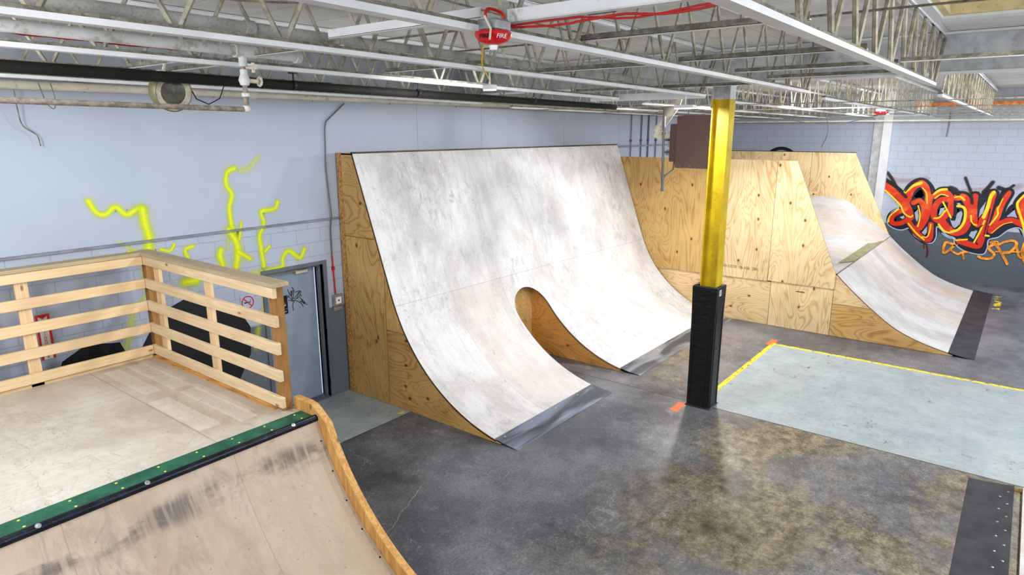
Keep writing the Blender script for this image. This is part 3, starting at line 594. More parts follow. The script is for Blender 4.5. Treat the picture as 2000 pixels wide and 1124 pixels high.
# riding surface
n=len(p2)
def slab(xa,xb,prof,th,mats,name,K=1,par=None,label=None):
    mb=MB(); m=len(prof)
    for k in range(K+1):
        x=xa+(xb-xa)*k/K
        mb.v+= [(x,y,z) for y,z in prof]+[(x,y+.3*th,max(z-th,0)) for y,z in prof]
    for k in range(K):
        a=k*2*m; c=(k+1)*2*m
        for i in range(m-1):
            mb.f.append([a+i,a+i+1,c+i+1,c+i]); mb.m.append(0)
            mb.f.append([a+m+i,c+m+i,c+m+i+1,a+m+i+1]); mb.m.append(len(mats)-1)
        mb.f.append([a,c,c+m,a+m]); mb.m.append(len(mats)-1); mb.f.append([a+m-1,a+2*m-1,c+2*m-1,c+m-1]); mb.m.append(len(mats)-1)
    for a in (0,K*2*m):
        for i in range(m-1): mb.f.append([a+i,a+m+i,a+m+i+1,a+i+1]); mb.m.append(len(mats)-1)
    return part(name,mb,mats,par,smooth=True,label=label)
pp=[(y,z) for y,z in p2 if y>=.70]
slab(X2+.019,X3-.001,pp,.02,[M['ramp2'],M['edge']],'riding_surface',6,q2)
pl2=[(.32,.003)]+[(y,z+.006) for y,z in p2 if .40<y<.76]
slab(X2,X3+.12,pl2,.005,[M['dark_steel']],'steel_plate',1,q2,'dark steel plate along the ramp foot')
# inner bank and landing between the walls
Pf=[(2.72,1.262),(2.98,1.47),(3.39,1.78),(3.78,2.09),(4.0,2.19),(4.4,2.22),(8.1,2.22)]
def zin(x,y):
    base=1.27 if x>15.6 else 1.262
    s=max(0,min(1,(x-18.0)/2.0)); s=s**1.15
    b0=base+ (0.0 if y<4.5 else min((y-4.5)*.25,.6))
    return b0+(max(interp(Pf,y),b0)-b0)*s
xs=[X2+.02,14.7,15.6]+[16+.25*i for i in range(8)]+[18+.125*i for i in range(16)]+[19.999]
ys=[2.722+.09*i for i in range(20)]+[4.6+.45*i for i in range(8)]
mb=MB(); W=len(xs)
for y in ys:
    for x in xs: mb.v.append((x,y,zin(x,y)))
for j in range(len(ys)-1):
    for i in range(W-1): mb.f.append([j*W+i,j*W+i+1,(j+1)*W+i+1,(j+1)*W+i]); mb.m.append(0)
part('inner_bank',mb,M['ramp2'],q2,smooth=True,label='pale bank curving up against the far plywood wall')
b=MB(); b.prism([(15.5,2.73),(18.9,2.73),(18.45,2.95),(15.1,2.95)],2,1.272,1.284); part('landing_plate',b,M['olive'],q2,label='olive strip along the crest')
b=MB(); b.beam((X2+.02,2.725,1.266),(X3,2.725,1.266),.02,.006); part('crest_joint',b,M['edge'],q2)

# ------------------------------------------------------------------ text helper
def text_mesh(txt,size,mat,name,parent,origin,xdir,updir,ext=.0008,spacing=1.0,align='CENTER'):
    cu=bpy.data.curves.new('t','FONT'); cu.body=txt; cu.size=size; cu.extrude=ext; cu.align_x=align; cu.align_y='CENTER'; cu.space_character=spacing
    ob=bpy.data.objects.new('t',cu); C.objects.link(ob); dg=bpy.context.evaluated_depsgraph_get(); me=bpy.data.meshes.new_from_object(ob.evaluated_get(dg))
    bpy.data.objects.remove(ob); me.materials.clear(); me.materials.append(mat)
    x=Vector(xdir).normalized(); u=Vector(updir).normalized(); z=x.cross(u); L=LOC[parent] if parent is not None else Vector((0,0,0))
    R=Matrix((x,u,z)).transposed().to_4x4(); me.transform(Matrix.Translation(Vector(origin)-L)@R)
    me.name=name; return link(name,me,parent,(0,0,0))
b=MB(); b.box(X2-.003,X2+.001,3.28,3.45,.800,.815); part('slot_mark',b,M['flatblack'],q2)
text_mesh('10-13/20  06:106  286',.085,M['ink'],'ink_stamp',q2,(X2-.0215,4.62,1.165),(0,-1,0),(0,0,1))

# ------------------------------------------------------------------ foreground platform and ramp
H=1.5; XE=3.27; YC=4.76
q3=thing('mini_ramp_platform','timber skate platform with black coping and tan ramp face in the foreground','skate ramp',(1.5,5,0))
b=MB(); b.box(-4.5,XE,YC+.23,7.70,H-.02,H,0); b.box(-4.5,XE,7.5,7.70,H-.018,H-.002,0); part('deck',b,[M['deck']],q3)
b=MB(); b.box(-4.5,XE,YC+.035,YC+.23,H-.02,H+.002); part('coping_strip',b,M['green'],q3,label='dark green strip behind the coping')
screws(q3,[(XE-.12-i*.30,yy,H+.002) for i in range(10) for yy in (YC+.08,YC+.19)],(0,0,1),M['screwyel'],.010)
b=MB(); b.tube([(-4.5,YC,H-.005),(XE-.02,YC,H-.005)],.033,16); cp=part('coping',b,M['coping'],q3,smooth=True,label='scuffed black steel coping pipe')
screws(cp,[(xx,YC-.02,H+.022) for xx in (3.0,1.78,1.1)],(0,-.6,1),M['galv'],.02,'coping_bolt')
# ramp face: circle R=2.4
R3=2.4; thm=math.acos(1-H/R3); y3=YC-.02-R3*math.sin(thm)
pr3=[(y3+R3*math.sin(thm*i/40),R3*(1-math.cos(thm*i/40))) for i in range(0,41)]
pr3=[(y,z-.02 if z>.1 else z) for y,z in pr3]
slab(-4.5,XE-.03,pr3,.02,[M['ramp3'],M['edge']],'riding_surface',6,q3)
s3=[(y3+.15,0)]+[(y+.01,z-.01) for y,z in pr3 if z>.06]+[(YC+.05,H-.03),(7.68,H-.03),(7.68,0)]
sheet(q3,s3,XE-.03,XE-.012,(0,6.2,0,1.6),M['ply_h']); sheet(q3,s3,XE-.03,XE-.012,(6.2,8,0,1.6),M['ply_v'])
# raised guard trim that follows the edge of the ramp
def trim_path(off):
    L=[]
    for i in range(3,41):
        th=thm*i/40; L.append((y3+(R3-off)*math.sin(th),R3-(R3-off)*math.cos(th)))
    return L
o_=[p for p in trim_path(.105)]; i_=[p for p in trim_path(-.04)]
top_out=[(YC-.005,H+.075),(YC+.05,H+.105),(YC+.12,H+.115),(YC+.33,H+.115)]; top_in=[(YC+.33,H+.0),(YC+.06,H-.0),(YC+.02,H-.12)]
poly=o_[:-1]+top_out+top_in+i_[::-1][1:]
b=MB(); b.prism(poly,0,XE-.028,XE+.042); tr=part('guard_trim',b,M['trimwood'],q3,label='orange timber trim raised along the ramp side')
def bevel(o,w,seg=2):
    m=o.modifiers.new('bevel','BEVEL'); m.width=w; m.segments=seg; m.limit_method='ANGLE'
bevel(tr,.006)
screws(q3,[(XE-.06,y3+R3*math.sin(th),R3*(1-math.cos(th))-.018) for th in [thm*(i+.5)/10+.1 for i in range(2,9)]],(0,-.6,.8),M['blackmat'],.009)

# railing: one run along Y at the platform end, one along X at its back
def rail_run(t,horiz,mat):
    pass
ZR=[(1.545,1.648),(1.80,1.905),(2.055,2.165),(2.31,2.415),(2.575,2.675)]
r1=thing('guard_railing','pine guard railing across the platform end, beside the grey door','railing',(3.2,6.3,1.5))
for z0,z1 in ZR:
    b=MB(); b.box(3.105,3.143,5.06,7.60,z0,z1,bev=.004); part('rail',b,M['pine_y'],r1)
b=MB(); b.box(3.09,3.25,5.03,7.72,2.676,2.715,bev=.004); part('top_cap',b,M['weath_y'],r1,label='weathered flat top cap board')
b=MB(); b.box(3.145,3.235,5.10,5.19,1.5,2.675,bev=.003); part('post',b,M['treated'],r1,label='brown treated end post')
b=MB(); b.box(3.145,3.235,7.60,7.69,1.5,2.675,bev=.003); part('post',b,M['treated'],r1,label='brown treated corner post')
for y in (6.28,7.36):
    b=MB(); b.box(3.145,3.183,y-.055,y+.055,1.5,2.675,bev=.003); part('baluster_board',b,M['pine_z'],r1)
b=MB(); b.box(3.10,3.235,5.2,7.6,1.50,1.512); part('base_board',b,M['ply_warm'],r1)
r2=thing('guard_railing','pine guard railing along the back of the platform, near the left wall','railing',(1.2,7.6,1.5))
for z0,z1 in ZR:
    b=MB(); b.box(-4.4,3.10,7.562,7.60,z0,z1,bev=.004); part('rail',b,M['pine_x'],r2)
b=MB(); b.box(-4.4,3.089,7.545,7.70,2.676,2.715,bev=.004); part('top_cap',b,M['weath_x'],r2)
for x in (1.98,.74,-.6):
    b=MB(); b.box(x-.055,x+.055,7.602,7.64,1.5,2.675,bev=.003); part('baluster_board',b,M['pine_z'],r2)
b=MB(); b.box(-4.4,3.10,7.602,7.66,1.5,1.53); part('base_board',b,M['pine_x'],r2)

# ------------------------------------------------------------------ ramp foot at the right bottom
q4=thing('quarter_pipe_ramp','end of a ramp with a dark steel foot beside the grey floor paint','skate ramp',(7,-.3,0))
XF=8.88
p4=[(-(p[0]-4.60)+.10,p[1]) for p in arc_profile(4.60,2.6,2.2,62)]
p4s=[p for p in p4 if p[0]<=-.345]
slab(4.4,XF,[(y,z+.0) for y,z in p4s][::-1],.02,[M['ramp'],M['edge']],'riding_surface',3,q4)
pl=[(.07,.004),(0,.009)]+[(y,z+.008) for y,z in p4 if -.02>y>-.36]+[(-.36,interp([(-a,c) for a,c in p4],.36)+.008)]
slab(4.4,XF+.01,pl[::-1],.005,[M['dark_steel']],'steel_plate',1,q4,label='dark steel plate at the ramp foot')
s4=[(-.1,0)]+[(y-.005,z-.012) for y,z in p4 if z>.02]+[(-4,2.18),(-4,0)]
sheet(q4,s4,XF-.02,XF-.002,(-4.1,0,0,2.3),M['ply_v'])
screws(q4,[(XF-.18-i*.31-o,yy,interp([(-a,c) for a,c in p4],-yy)+.009) for i in range(7) for yy,o in ((-.31,0),(-.24,.15))],(0,.12,1),M['screw'])

# ------------------------------------------------------------------ steel column and its pad
col=thing('steel_column','yellow painted steel column standing on the floor beside the ramps','column',(9.05,3.42,0))
def hsec(x0,x1,y0,y1,z0,z1,t=.016):
    b=MB(); b.box(x0,x1,y0,y0+t,z0,z1); b.box(x0,x1,y1-t,y1,z0,z1); xm=(x0+x1)/2; b.box(xm-t/2,xm+t/2,y0+t,y1-t,z0,z1); return b
cx0,cx1,cy0,cy1=8.95,9.155,3.29,3.535
def hs(z0,z1,e=0): 
    b=MB(); t=.018
    b.box(cx0-e,cx1+e,cy0-e,cy0+t,z0,z1); b.box(cx0-e,cx1+e,cy1-t,cy1+e,z0,z1); b.box(cx0+.085,cx0+.105,cy0+t,cy1-t,z0,z1)
    return b
part('yellow_shaft',hs(0.02,4.42),M['yellow'],col)
part('unpainted_top',hs(4.42,4.60),M['greycap'],col,label='grey white top of the column')
b=MB(); b.box(cx0-.02,cx1+.02,cy0-.02,cy1+.02,4.60,4.618); part('cap_plate',b,M['greycap'],col)
b=MB(); b.box(cx0-.0,cx1+.0,cy0-.0,cy1+.0,0,.02); part('base_plate',b,M['yellow'],col)
pad=thing('column_pad','black quilted vinyl pad wrapped round the foot of the yellow column','pad',(9.05,3.43,0))
b=MB(); zz=[0,.02,.5,1.0,1.4,1.8,1.835,1.845]; ee=[.02,.0,0,.002,.004,.012,.012,.004]
px0,px1,py0,py1=8.885,9.215,3.255,3.60
def ring(z,e): return [(px0-e,py0-e,z),(px1+e,py0-e,z),(px1+e,py1+e,z),(px0-e,py1+e,z)]
vs=[]; 
for z,e in zip(zz,ee): vs+=ring(z,e-(.0 if z>.03 else 0))
fs=[]
for i in range(len(zz)-1):
    for k in range(4): fs.append((4*i+k,4*i+(k+1)%4,4*i+4+(k+1)%4,4*i+4+k))
o=len(vs); inn=.035
vs+=[(px0+inn,py0+inn,1.845),(px1-inn,py0+inn,1.845),(px1-inn,py1-inn,1.845),(px0+inn,py1-inn,1.845),(px0+inn,py0+inn,1.6),(px1-inn,py0+inn,1.6),(px1-inn,py1-inn,1.6),(px0+inn,py1-inn,1.6)]
t=4*(len(zz)-1)
for k in range(4): fs.append((t+k,t+(k+1)%4,o+(k+1)%4,o+k)); fs.append((o+k,o+(k+1)%4,o+4+(k+1)%4,o+4+k))
b.add(vs,fs); o=part('vinyl_cover',b,M['vinyl'],pad); bevel(o,.012)
b=MB()
for yy in (3.34,3.56): b.box(px0-.009,px0-.003,yy-.006,yy+.006,.02,1.82)
for xx in (8.93,9.17): b.box(xx-.005,xx+.005,py0-.009,py0-.003,.02,1.82)
part('seam_piping',b,M['blackmat'],pad)
b=MB(); b.box(8.955,9.03,py0-.016,py0-.012,1.715,1.80); tg=part('care_tag',b,M['white'],pad,label='small white tag near the top')
for k in range(3):
    bb=MB(); bb.box(8.962,9.022,py0-.0175,py0-.0162,1.73+k*.024,1.74+k*.024); part('tag_print',bb,M['flatblack'],tg)

# ------------------------------------------------------------------ roof steel
def joist(y,x0,x1,za,zb,label,phase,ends=(False,True),r=.0115,rod='rod',zt=4.985,n_round=5,group='roof joists over the near bay',mw=.075):
    t=thing('roof_joist',label,'roof joist',((x0+x1)/2,y,za),group)
    zf=lambda x: za+(zb-za)*(x-x0)/(x1-x0)
    b=MB(); b.beam((x0,y,za-.004),(x1,y,zb-.004),mw,.030); part('bottom_flange',b,M['whitepaint'],t,label='white soffit of the bottom chord')
    b=MB()
    b.beam((x0,y,za+.021),(x1,y,zb+.021),.05,.019)
    part('bottom_chord',b,M['dusty'],t,label='dusty upstand of the bottom chord')
    b=MB(); b.beam((x0,y,zt+.066),(x1+.42,y,zt+.066),.10,.007)
    for s in (-1,1): b.beam((x0,y+s*.018,zt+.05),(x1+.42,y+s*.018,zt+.05),.006,.026)
    part('top_chord',b,M['whitepaint'],t)
    P=.62; pts=[]
    k0=math.ceil((x0-phase)/P); x=phase+k0*P
    while x<x1-.15:
        zb_=zf(x)+.012
        # rounded foot
        for a in range(-2,3):
            pts.append((x+.028*math.sin(a*PI/4),y,zb_+.028*(1-math.cos(a*PI/4))))
        xt=x+P/2
        if xt<x1+.3:
            for a in range(-2,3): pts.append((xt+.024*math.sin(a*PI/4),y,zt+.045-.024*(1-math.cos(a*PI/4))))
        x+=P
    b=MB(); b.tube(pts,r,6)
    part('web_rod',b,M[rod],t,smooth=True,label='bent rod web')
    if ends[1]:
        b=MB()
        for s in (-1,1): b.tube([(x1-.08,y+s*.022,zf(x1)+.02),(x1+.36,y+s*.022,zt+.01)],r,6)
        part('end_brace',b,M[rod],t)
    return t
near=[(.97,'roof joist nearest the right, wide white flange ending above the second ramp'),(2.25,'roof joist carrying the red fire alarm on its underside'),
(3.53,'roof joist running to the head of the yellow column'),(4.81,'roof joist just in front of the black iron pipe'),
(6.09,'roof joist hidden partly behind the black iron pipe'),(7.37,'roof joist closest to the left wall')]
for i,(y,l) in enumerate(near):
    joist(y,.35 if y>1 else 1.2,8.62,4.505 if i else 4.47,4.46 if i else 4.495,l,3.50 if i==0 else 3.36+.13*i,r=.018 if i==0 else .0145)
farl=['far bay roof joist at the right, its white flange ending over the red graffiti','far bay roof joist passing over the second ramp, beside the small red alarm','far bay roof joist directly behind the yellow column head',
'far bay roof joist above the brown heater','far bay roof joist second from the left wall','far bay roof joist closest to the left wall']
for i,y in enumerate((.97,2.25,3.53,4.81,6.09,7.37)):
    joist(y,9.45,21.0,4.415,4.375,farl[i],9.6,rod='rodfar',group='roof joists over the far bay',ends=(0,0),zt=4.93,mw=.05)
# main girder across the column
g=thing('steel_girder','deep grey steel girder crossing over the yellow column','girder',(9.05,1,4.8))
b=MB(); b.box(8.94,9.16,-6.5,8.05,4.62,4.64); part('bottom_flange',b,M['whitepaint'],g)
b=MB(); b.box(9.04,9.06,-6.5,8.05,4.64,5.03); part('web_plate',b,M['greycap'],g)
b=MB(); b.box(8.94,9.16,-6.5,8.05,5.03,5.055); part('top_flange',b,M['whitepaint'],g)
# bridging bars across the joists
nb=0
def bridge(x,y0,y1,z,label,w=.035,h=.034,top='dusty',grp='bridging bars between the roof joists'):
    t=thing('bridging_bar',label,'bridging bar',(x,(y0+y1)/2,z),grp)
    b=MB(); b.beam((x,y0,z),(x,y1,z),w,.006); part('flat_leg',b,M['whitepaint'] if top!='rodfar' else M[top],t)
    if h>0: b=MB(); b.beam((x-w/2+.003,y0,z+h/2),(x-w/2+.003,y1,z+h/2),.006,h); part('upright_leg',b,M[top],t)
bridge(2.86,.95,2.25,4.55,'white bridging bar with red cables clipped along it',.05,.06,'whitepaint')
bridge(3.58,.95,2.25,4.53,'dusty bridging bar just beyond the one with red cables')
bridge(4.98,.95,2.25,4.52,'bridging bar halfway to the girder between the two right joists')
bridge(6.2,.95,2.25,4.52,'bridging bar third from the girder between the two right joists')
bridge(7.12,.95,2.25,4.52,'bridging bar second from the girder between the two right joists')
bridge(6.18,-1.5,.93,4.53,'dusty bridging bar crossing to the right of the wide joist')
bridge(2.72,2.3,3.53,4.56,'white bridging bar behind the red fire alarm',.05,.05,'whitepaint')
bridge(4.9,2.3,3.53,4.50,'cream bridging bar between alarm joist and column joist')
bridge(2.85,3.6,4.81,4.54,'cream bridging bar left of the pipe valve')
bridge(4.3,3.6,4.81,4.53,'cream bridging bar left of the small bright lamp')
bridge(2.6,4.9,6.09,4.52,'white bridging bar over the round lamp')
bridge(2.95,4.9,6.09,4.52,'short cream bridging bar beside the pipe valve')
bridge(7.55,2.3,4.81,4.50,'pale bridging bar left of the column head')
for i,x in enumerate((10.2,12.6,14.8,17.4,19.6)):
    bridge(x,-1.8,7.4,4.385-.003*i,['first','second','third','fourth','fifth'][i]+' long bridging bar beyond the yellow column',.02,.012,'rodfar',grp='long bridging bars in the far bay')
for i,(x,zz_,ya,yb,lab) in enumerate(((5.15,4.78,-1.5,6.0,'thin brown sprinkler rod crossing all the near joists'),(3.9,4.74,2.2,7.0,'thin rusty rod crossing behind the alarm joist'))):
    b=MB(); b.tube([(x,ya,zz_),(x,yb,zz_)],.008,6); tag(part('tie_rod',b,M['dusty'],None,(x,ya,zz_)),lab,'rod')
# orange timber far away
b=MB(); b.box(20.3,20.36,-1.5,2.6,4.60,4.70); tag(part('timber_board',b,M['orangewood'],None,(20.3,0,4.6)),'bare orange timber board across the far roof bay','board')
b=MB(); b.box(20.4,20.44,-1.5,7.6,4.25,4.29); tag(part('timber_batten',b,M['creampipe'],None,(20.4,0,4.25)),'thin cream rail under the roof at the far wall','rail')
# skylight
sk=thing('skylight_well','cream painted skylight well in the roof at the upper right','skylight',(5.5,-.6,5.1))
b=MB(); b.box(3.2,7.76,.80,.86,5.06,5.42); b.box(7.70,7.76,-2.2,.80,5.06,5.42); b.box(3.2,3.26,-2.2,.80,5.06,5.42); b.box(3.26,7.7,-2.2,-2.14,5.06,5.42); part('curb',b,M['creamwell'],sk)
b=MB(); b.box(3.0,7.96,.86,1.06,5.035,5.06); b.box(7.76,7.96,-2.3,.86,5.035,5.06); part('curb_trim',b,M['whitepaint'],sk)
b=MB(); b.box(3.2,7.76,-2.2,.86,5.42,5.44); part('dome_panel',b,M['creamwell'],sk)

# ------------------------------------------------------------------ pipes
def pipe(name,pts,r,mat,label,cat='pipe',n=12,couplings=()):
    t=thing(name,label,cat,pts[0]); b=MB(); b.tube(pts,r,n); part('pipe_run',b,mat,t,smooth=True)
    if couplings:
        for a,c in couplings: b=MB(); b.tube([a,c],r*1.28,n); part('coupling',b,mat,t,smooth=True)
    return t
# black gas pipe
bp=pipe('black_pipe',[(.2,5.12,4.405),(9.45,5.30,4.372)],.040,M['blackpipe'],'long black iron pipe hung under the roof joists along the left')
for x in (3.55,5.05,7.1):
    b=MB(); b.tube([(x,5.17,4.50),(x,5.17,4.43)],.008,6); b.box(x-.02,x+.02,5.13,5.21,4.49,4.53); b.lathe([(.040,-.012),(.040,.012)],(x,5.17+.0,4.395),(1,0,0),n=14); part('pipe_hanger',b,M['blackmat'],bp)
# white sprinkler main above and riser with valve
yv=4.62
w=pipe('sprinkler_pipe',[(.3,yv,4.585),(2.78,yv,4.565),(3.25,yv,4.562)],.036,M['whitepipe'],'white sprinkler main ending at the riser tee',couplings=[((2.70,yv,4.565),(2.86,yv,4.565)),((3.20,yv,4.562),(3.24,yv,4.562))])
r_=thing('sprinkler_riser','pale pipe riser with valves and a low pipe running back left','pipe',(2.76,yv,4.3))
b=MB(); b.tube([(2.76,yv,4.53),(2.76,yv,4.20),(2.755,yv,4.175),(2.73,yv,4.160),(.2,yv,4.185)],.0185,12); b.tube([(.2,yv,4.185),(-1,yv,4.19)],.0185,12); part('pipe_run',b,M['lowpipe'],r_,smooth=True)
b=MB(); b.tube([(2.76,yv,4.54),(2.76,yv,4.46)],.030,12); part('fitting',b,M['whitepipe'],r_,smooth=True)
b=MB(); b.tube([(2.76,yv,4.44),(2.76,yv,4.40)],.027,12); part('fitting',b,M['whitepipe'],r_,smooth=True)
b=MB(); b.lathe([(.0,-.045),(.03,-.035),(.042,0),(.03,.035),(0,.045)],(2.76,yv,4.365),(0,0,1),16); part('fitting',b,M['whitepipe'],r_,smooth=True)
b=MB(); b.tube([(2.76,yv,4.275),(2.76,yv,4.25)],.03,8); part('fitting',b,M['whitepipe'],r_,smooth=True)
b=MB(); b.lathe([(0,-.03),(.024,-.02),(.03,0),(.024,.02),(0,.03)],(2.755,yv,4.165),(0,0,1),12); part('fitting',b,M['whitepipe'],r_,smooth=True)
b=MB(); b.tube([(2.76,yv,4.365),(2.86,yv-.01,4.362)],.016,10); b.tube([(2.76,yv,4.455),(2.82,yv-.03,4.455)],.014,10); b.tube([(2.82,yv-.03,4.49),(2.82,yv-.03,4.42)],.013,10); b.tube([(2.82,yv-.03,4.455),(2.80,yv-.09,4.455)],.018,10); part('valve_body',b,M['creampipe'],r_,smooth=True)
b=MB()
for k in range(8):
    a=k*PI/4; b.tube([(2.875,yv-.01+.032*math.cos(a),4.362+.032*math.sin(a)),(2.875,yv-.01+.032*math.cos(a+PI/4),4.362+.032*math.sin(a+PI/4))],.008,6)
    if k%2==0: b.tube([(2.875,yv-.01,4.362),(2.875,yv-.01+.032*math.cos(a),4.362+.032*math.sin(a))],.005,6)
part('hand_wheel',b,M['creampipe'],r_)
pipe('sprinkler_pipe',[(.3,3.80,4.61),(8.9,3.80,4.585)],.033,M['mottled'],'thick mottled grey pipe lying above the column joist',couplings=[((2.3,3.80,4.604),(2.36,3.80,4.604)),((5.1,3.80,4.596),(5.16,3.80,4.596))])
wp=pipe('wall_pipe',[(-1,7.9,4.435),(16.6,7.9,4.50)],.045,M['creampipe'],'long cream pipe running along the top of the left wall',couplings=[((4.75,7.9,4.456),(4.86,7.9,4.456)),((10.1,7.9,4.476),(10.25,7.9,4.476))])
for x in (2.9,4.3,5.7,7.1,8.6,10.2,12,14): 
    b=MB(); b.box(x-.015,x+.015,7.86,8.07,4.50,4.53); b.tube([(x,7.9,4.40),(x,7.9,4.56)],.007,6); part('pipe_clamp',b,M['dusty'],wp)
b=MB()
b.tube([(-1,7.75,4.54),(16,7.75,4.565)],.02,8); tag(part('conduit',b,M['dusty'],None,(-1,7.75,4.56),True),'thin dusty conduit just above the cream wall pipe','conduit')
b=MB(); b.tube([(-1,7.98,4.55),(16,7.98,4.575)],.028,8); tag(part('conduit',b,M['whitepipe'],None,(-1,7.98,4.58),True),'pale conduit tight against the left wall under the roof','conduit')
# wall conduit down to the call box
b=MB(); b.tube([(6.35,8.045,4.40),(6.01,8.045,4.14),(5.985,8.045,4.05),(5.96,8.045,3.48),(5.985,8.02,2.80),(5.96,8.03,2.60),(5.965,8.045,2.2)],.009,8); tag(part('conduit',b,M['greypipe'],None,(6,8.04,3),True),'thin grey conduit dropping down the left wall beside the tall ramp','conduit')
b=MB(); b.tube([(5.965,8.045,2.2),(5.985,8.045,1.61)],.010,8); b.box(5.955,5.99,8.03,8.065,1.98,2.03); tag(part('conduit',b,M['redwire'],None,(5.97,8.04,2),True),'short red conduit rising from the grey call box','conduit')
cb=thing('pull_station','grey wall call box right of the door','call box',(6.02,8.07,1.5))
b=MB(); b.box(5.925,6.10,8.02,8.068,1.42,1.60,bev=.006); part('housing',b,M['galv'],cb); b=MB(); b.box(5.965,6.06,8.012,8.02,1.455,1.56,bev=.003); part('face_plate',b,M['white'],cb)
b=MB(); b.lathe([(0,.006),(.012,.006),(.014,0)],(6.012,8.012,1.508),(0,-1,0),10); part('button',b,M['flatblack'],cb); b=MB(); b.box(5.93,6.10,8.045,8.068,1.345,1.41); part('lower_plate',b,M['galv'],cb)
# vertical conduits at far end of left wall
for x,r0,lab in ((15.2,.012,'thinnest vertical conduit left of the heater on the wall'),(15.75,.016,'vertical conduit in the middle behind the tall ramp lip'),(16.15,.02,'thick vertical conduit behind the heater flue'),(16.6,.014,'rightmost vertical conduit behind the gas pipe')):
    b=MB(); b.tube([(x,8.04,3.3),(x,8.04,4.5)],r0,6); b.box(x-.03,x+.03,8.02,8.065,3.75,3.80); tag(part('conduit',b,M['framegrey'],None,(x,8.04,3.3)),lab,'conduit','vertical conduits on the left wall')
b=MB(); b.box(13.9,21.3,8.035,8.065,3.62,3.66); struct('trim_3',b,M['trimgrey'])

# ------------------------------------------------------------------ lamps, alarm, heater
def cyl_lamp():
    t=thing('round_lamp','round tarnished lamp with a glass lens hanging under the roof at the left','lamp',(2.55,5.35,4.31))
    ax=Vector((-.02,-1,-.16)).normalized(); c=Vector((2.60,5.38,4.30))
    b=MB(); b.lathe([(.03,-.17),(.11,-.15),(.145,-.10),(.15,0),(.142,.012),(.14,.0),(.125,-.01)],c,ax,28); part('housing',b,M['brass'],t,smooth=True)
    b=MB(); b.lathe([(.14,.006),(.10,.010),(.095,.004)],c,ax,28); part('lens_ring',b,M['rod'],t,smooth=True)
    b=MB(); b.lathe([(.096,.003),(.06,.010),(.0,.014)],c,ax,28); part('lens',b,M['lens'],t,smooth=True)
    b=MB(); b.box(2.55,2.60,5.46,5.52,4.38,4.47); b.tube([(2.58,5.48,4.44),(2.60,5.46,4.52)],.012,6); part('bracket',b,M['creampipe'],t)
    b=MB(); b.tube([(2.74,5.40,4.36),(2.80,5.42,4.26),(2.90,5.42,4.22),(3.0,5.42,4.27),(3.05,5.42,4.38),(3.02,5.42,4.46)],.005,6); part('power_cord',b,M['blackmat'],t,smooth=True)
cyl_lamp()
al=thing('fire_alarm','red fire alarm speaker with strobe under the second roof joist','fire alarm',(2.64,2.17,4.43))
ac=Vector((2.64,2.17,4.445))
b=MB(); b.box(ac.x-.06,ac.x+.06,ac.y-.06,ac.y+.06,ac.z+.028,ac.z+.085,bev=.01); part('back_box',b,M['galv'],al)
b=MB(); b.lathe([(0,.030),(.086,.028),(.092,.018),(.089,.006),(.070,-.018),(.037,-.031),(0,-.035)],ac,(0,0,1),36); part('red_cover',b,M['red'],al,smooth=True)
b=MB(); b.lathe([(0,-.022),(.018,-.020),(.022,0),(.022,.01)],ac+Vector((0,0,-.034)),(0,0,1),14); part('strobe_lens',b,M['lamp'] if 0 else M['white'],al,smooth=True)
vd=Vector((-.78,-.62,0)).normalized()
for sgn,tx in ((-1,'FIRE'),(1,'FIRE')):
    a=math.radians(28)*sgn; d=Matrix.Rotation(-a,3,'Z')@vd
    dn=(d+Vector((0,0,-.55))).normalized(); xd=Vector((0,0,1)).cross(d).normalized(); up=dn.cross(xd)
    text_mesh(tx,.030,M['signwhite'] if sgn<0 else M['flatblack'],'lettering',al,ac+d*.0885+Vector((0,0,.000)),xd,up,.001)
b=MB(); b.tube([tuple(ac+d_) for d_ in (Vector((-.09,-.02,.09)),Vector((-.08,-.05,.03)),Vector((-.10,-.06,-.02)))],.006,6); part('seal_wire',b,M['creampipe'],al)
al2=thing('fire_alarm','small distant red fire alarm under the roof above the second ramp','fire alarm',(14,2.3,4.3))
a2=Vector((14.2,2.35,4.33)); b=MB(); b.lathe([(0,.03),(.12,.03),(.12,.0),(.08,-.03),(0,-.04)],a2,(0,0,1),20); part('red_cover',b,M['red'],al2,smooth=True)
b=MB(); b.box(a2.x-.08,a2.x+.08,a2.y-.08,a2.y+.08,a2.z+.03,a2.z+.07); part('back_box',b,M['galv'],al2)
# bright lamps
for c,w_,lab in (((4.75,3.95,4.36),.06,'small bright lamp under the roof left of centre'),((8.5,3.72,4.29),.13,'bright lamp glowing beside the head of the yellow column')):
    t=thing('led_lamp',lab,'lamp',c,'bright lamps under the roof')
    b=MB(); b.box(c[0]-w_/2,c[0]+w_/2,c[1]-w_,c[1]+w_,c[2]+.006,c[2]+.05,bev=.005); b.tube([(c[0],c[1],c[2]+.05),(c[0],c[1],c[2]+.2)],.01,6); part('housing',b,M['white'],t)
    b=MB(); b.box(c[0]-w_/2+.006,c[0]+w_/2-.006,c[1]-w_+.006,c[1]+w_-.006,c[2],c[2]+.006); part('glowing_lens',b,M['lamp'],t)
# strip light housing left of the column
t=thing('strip_light_housing','long white strip light housing left of the column head','light fixture',(9,4.5,4.5))
b=MB(); b.prism([(8.86,4.44),(9.02,4.44),(9.0,4.53),(8.88,4.53)],1,3.66,5.4); part('housing',b,M['white'],t)
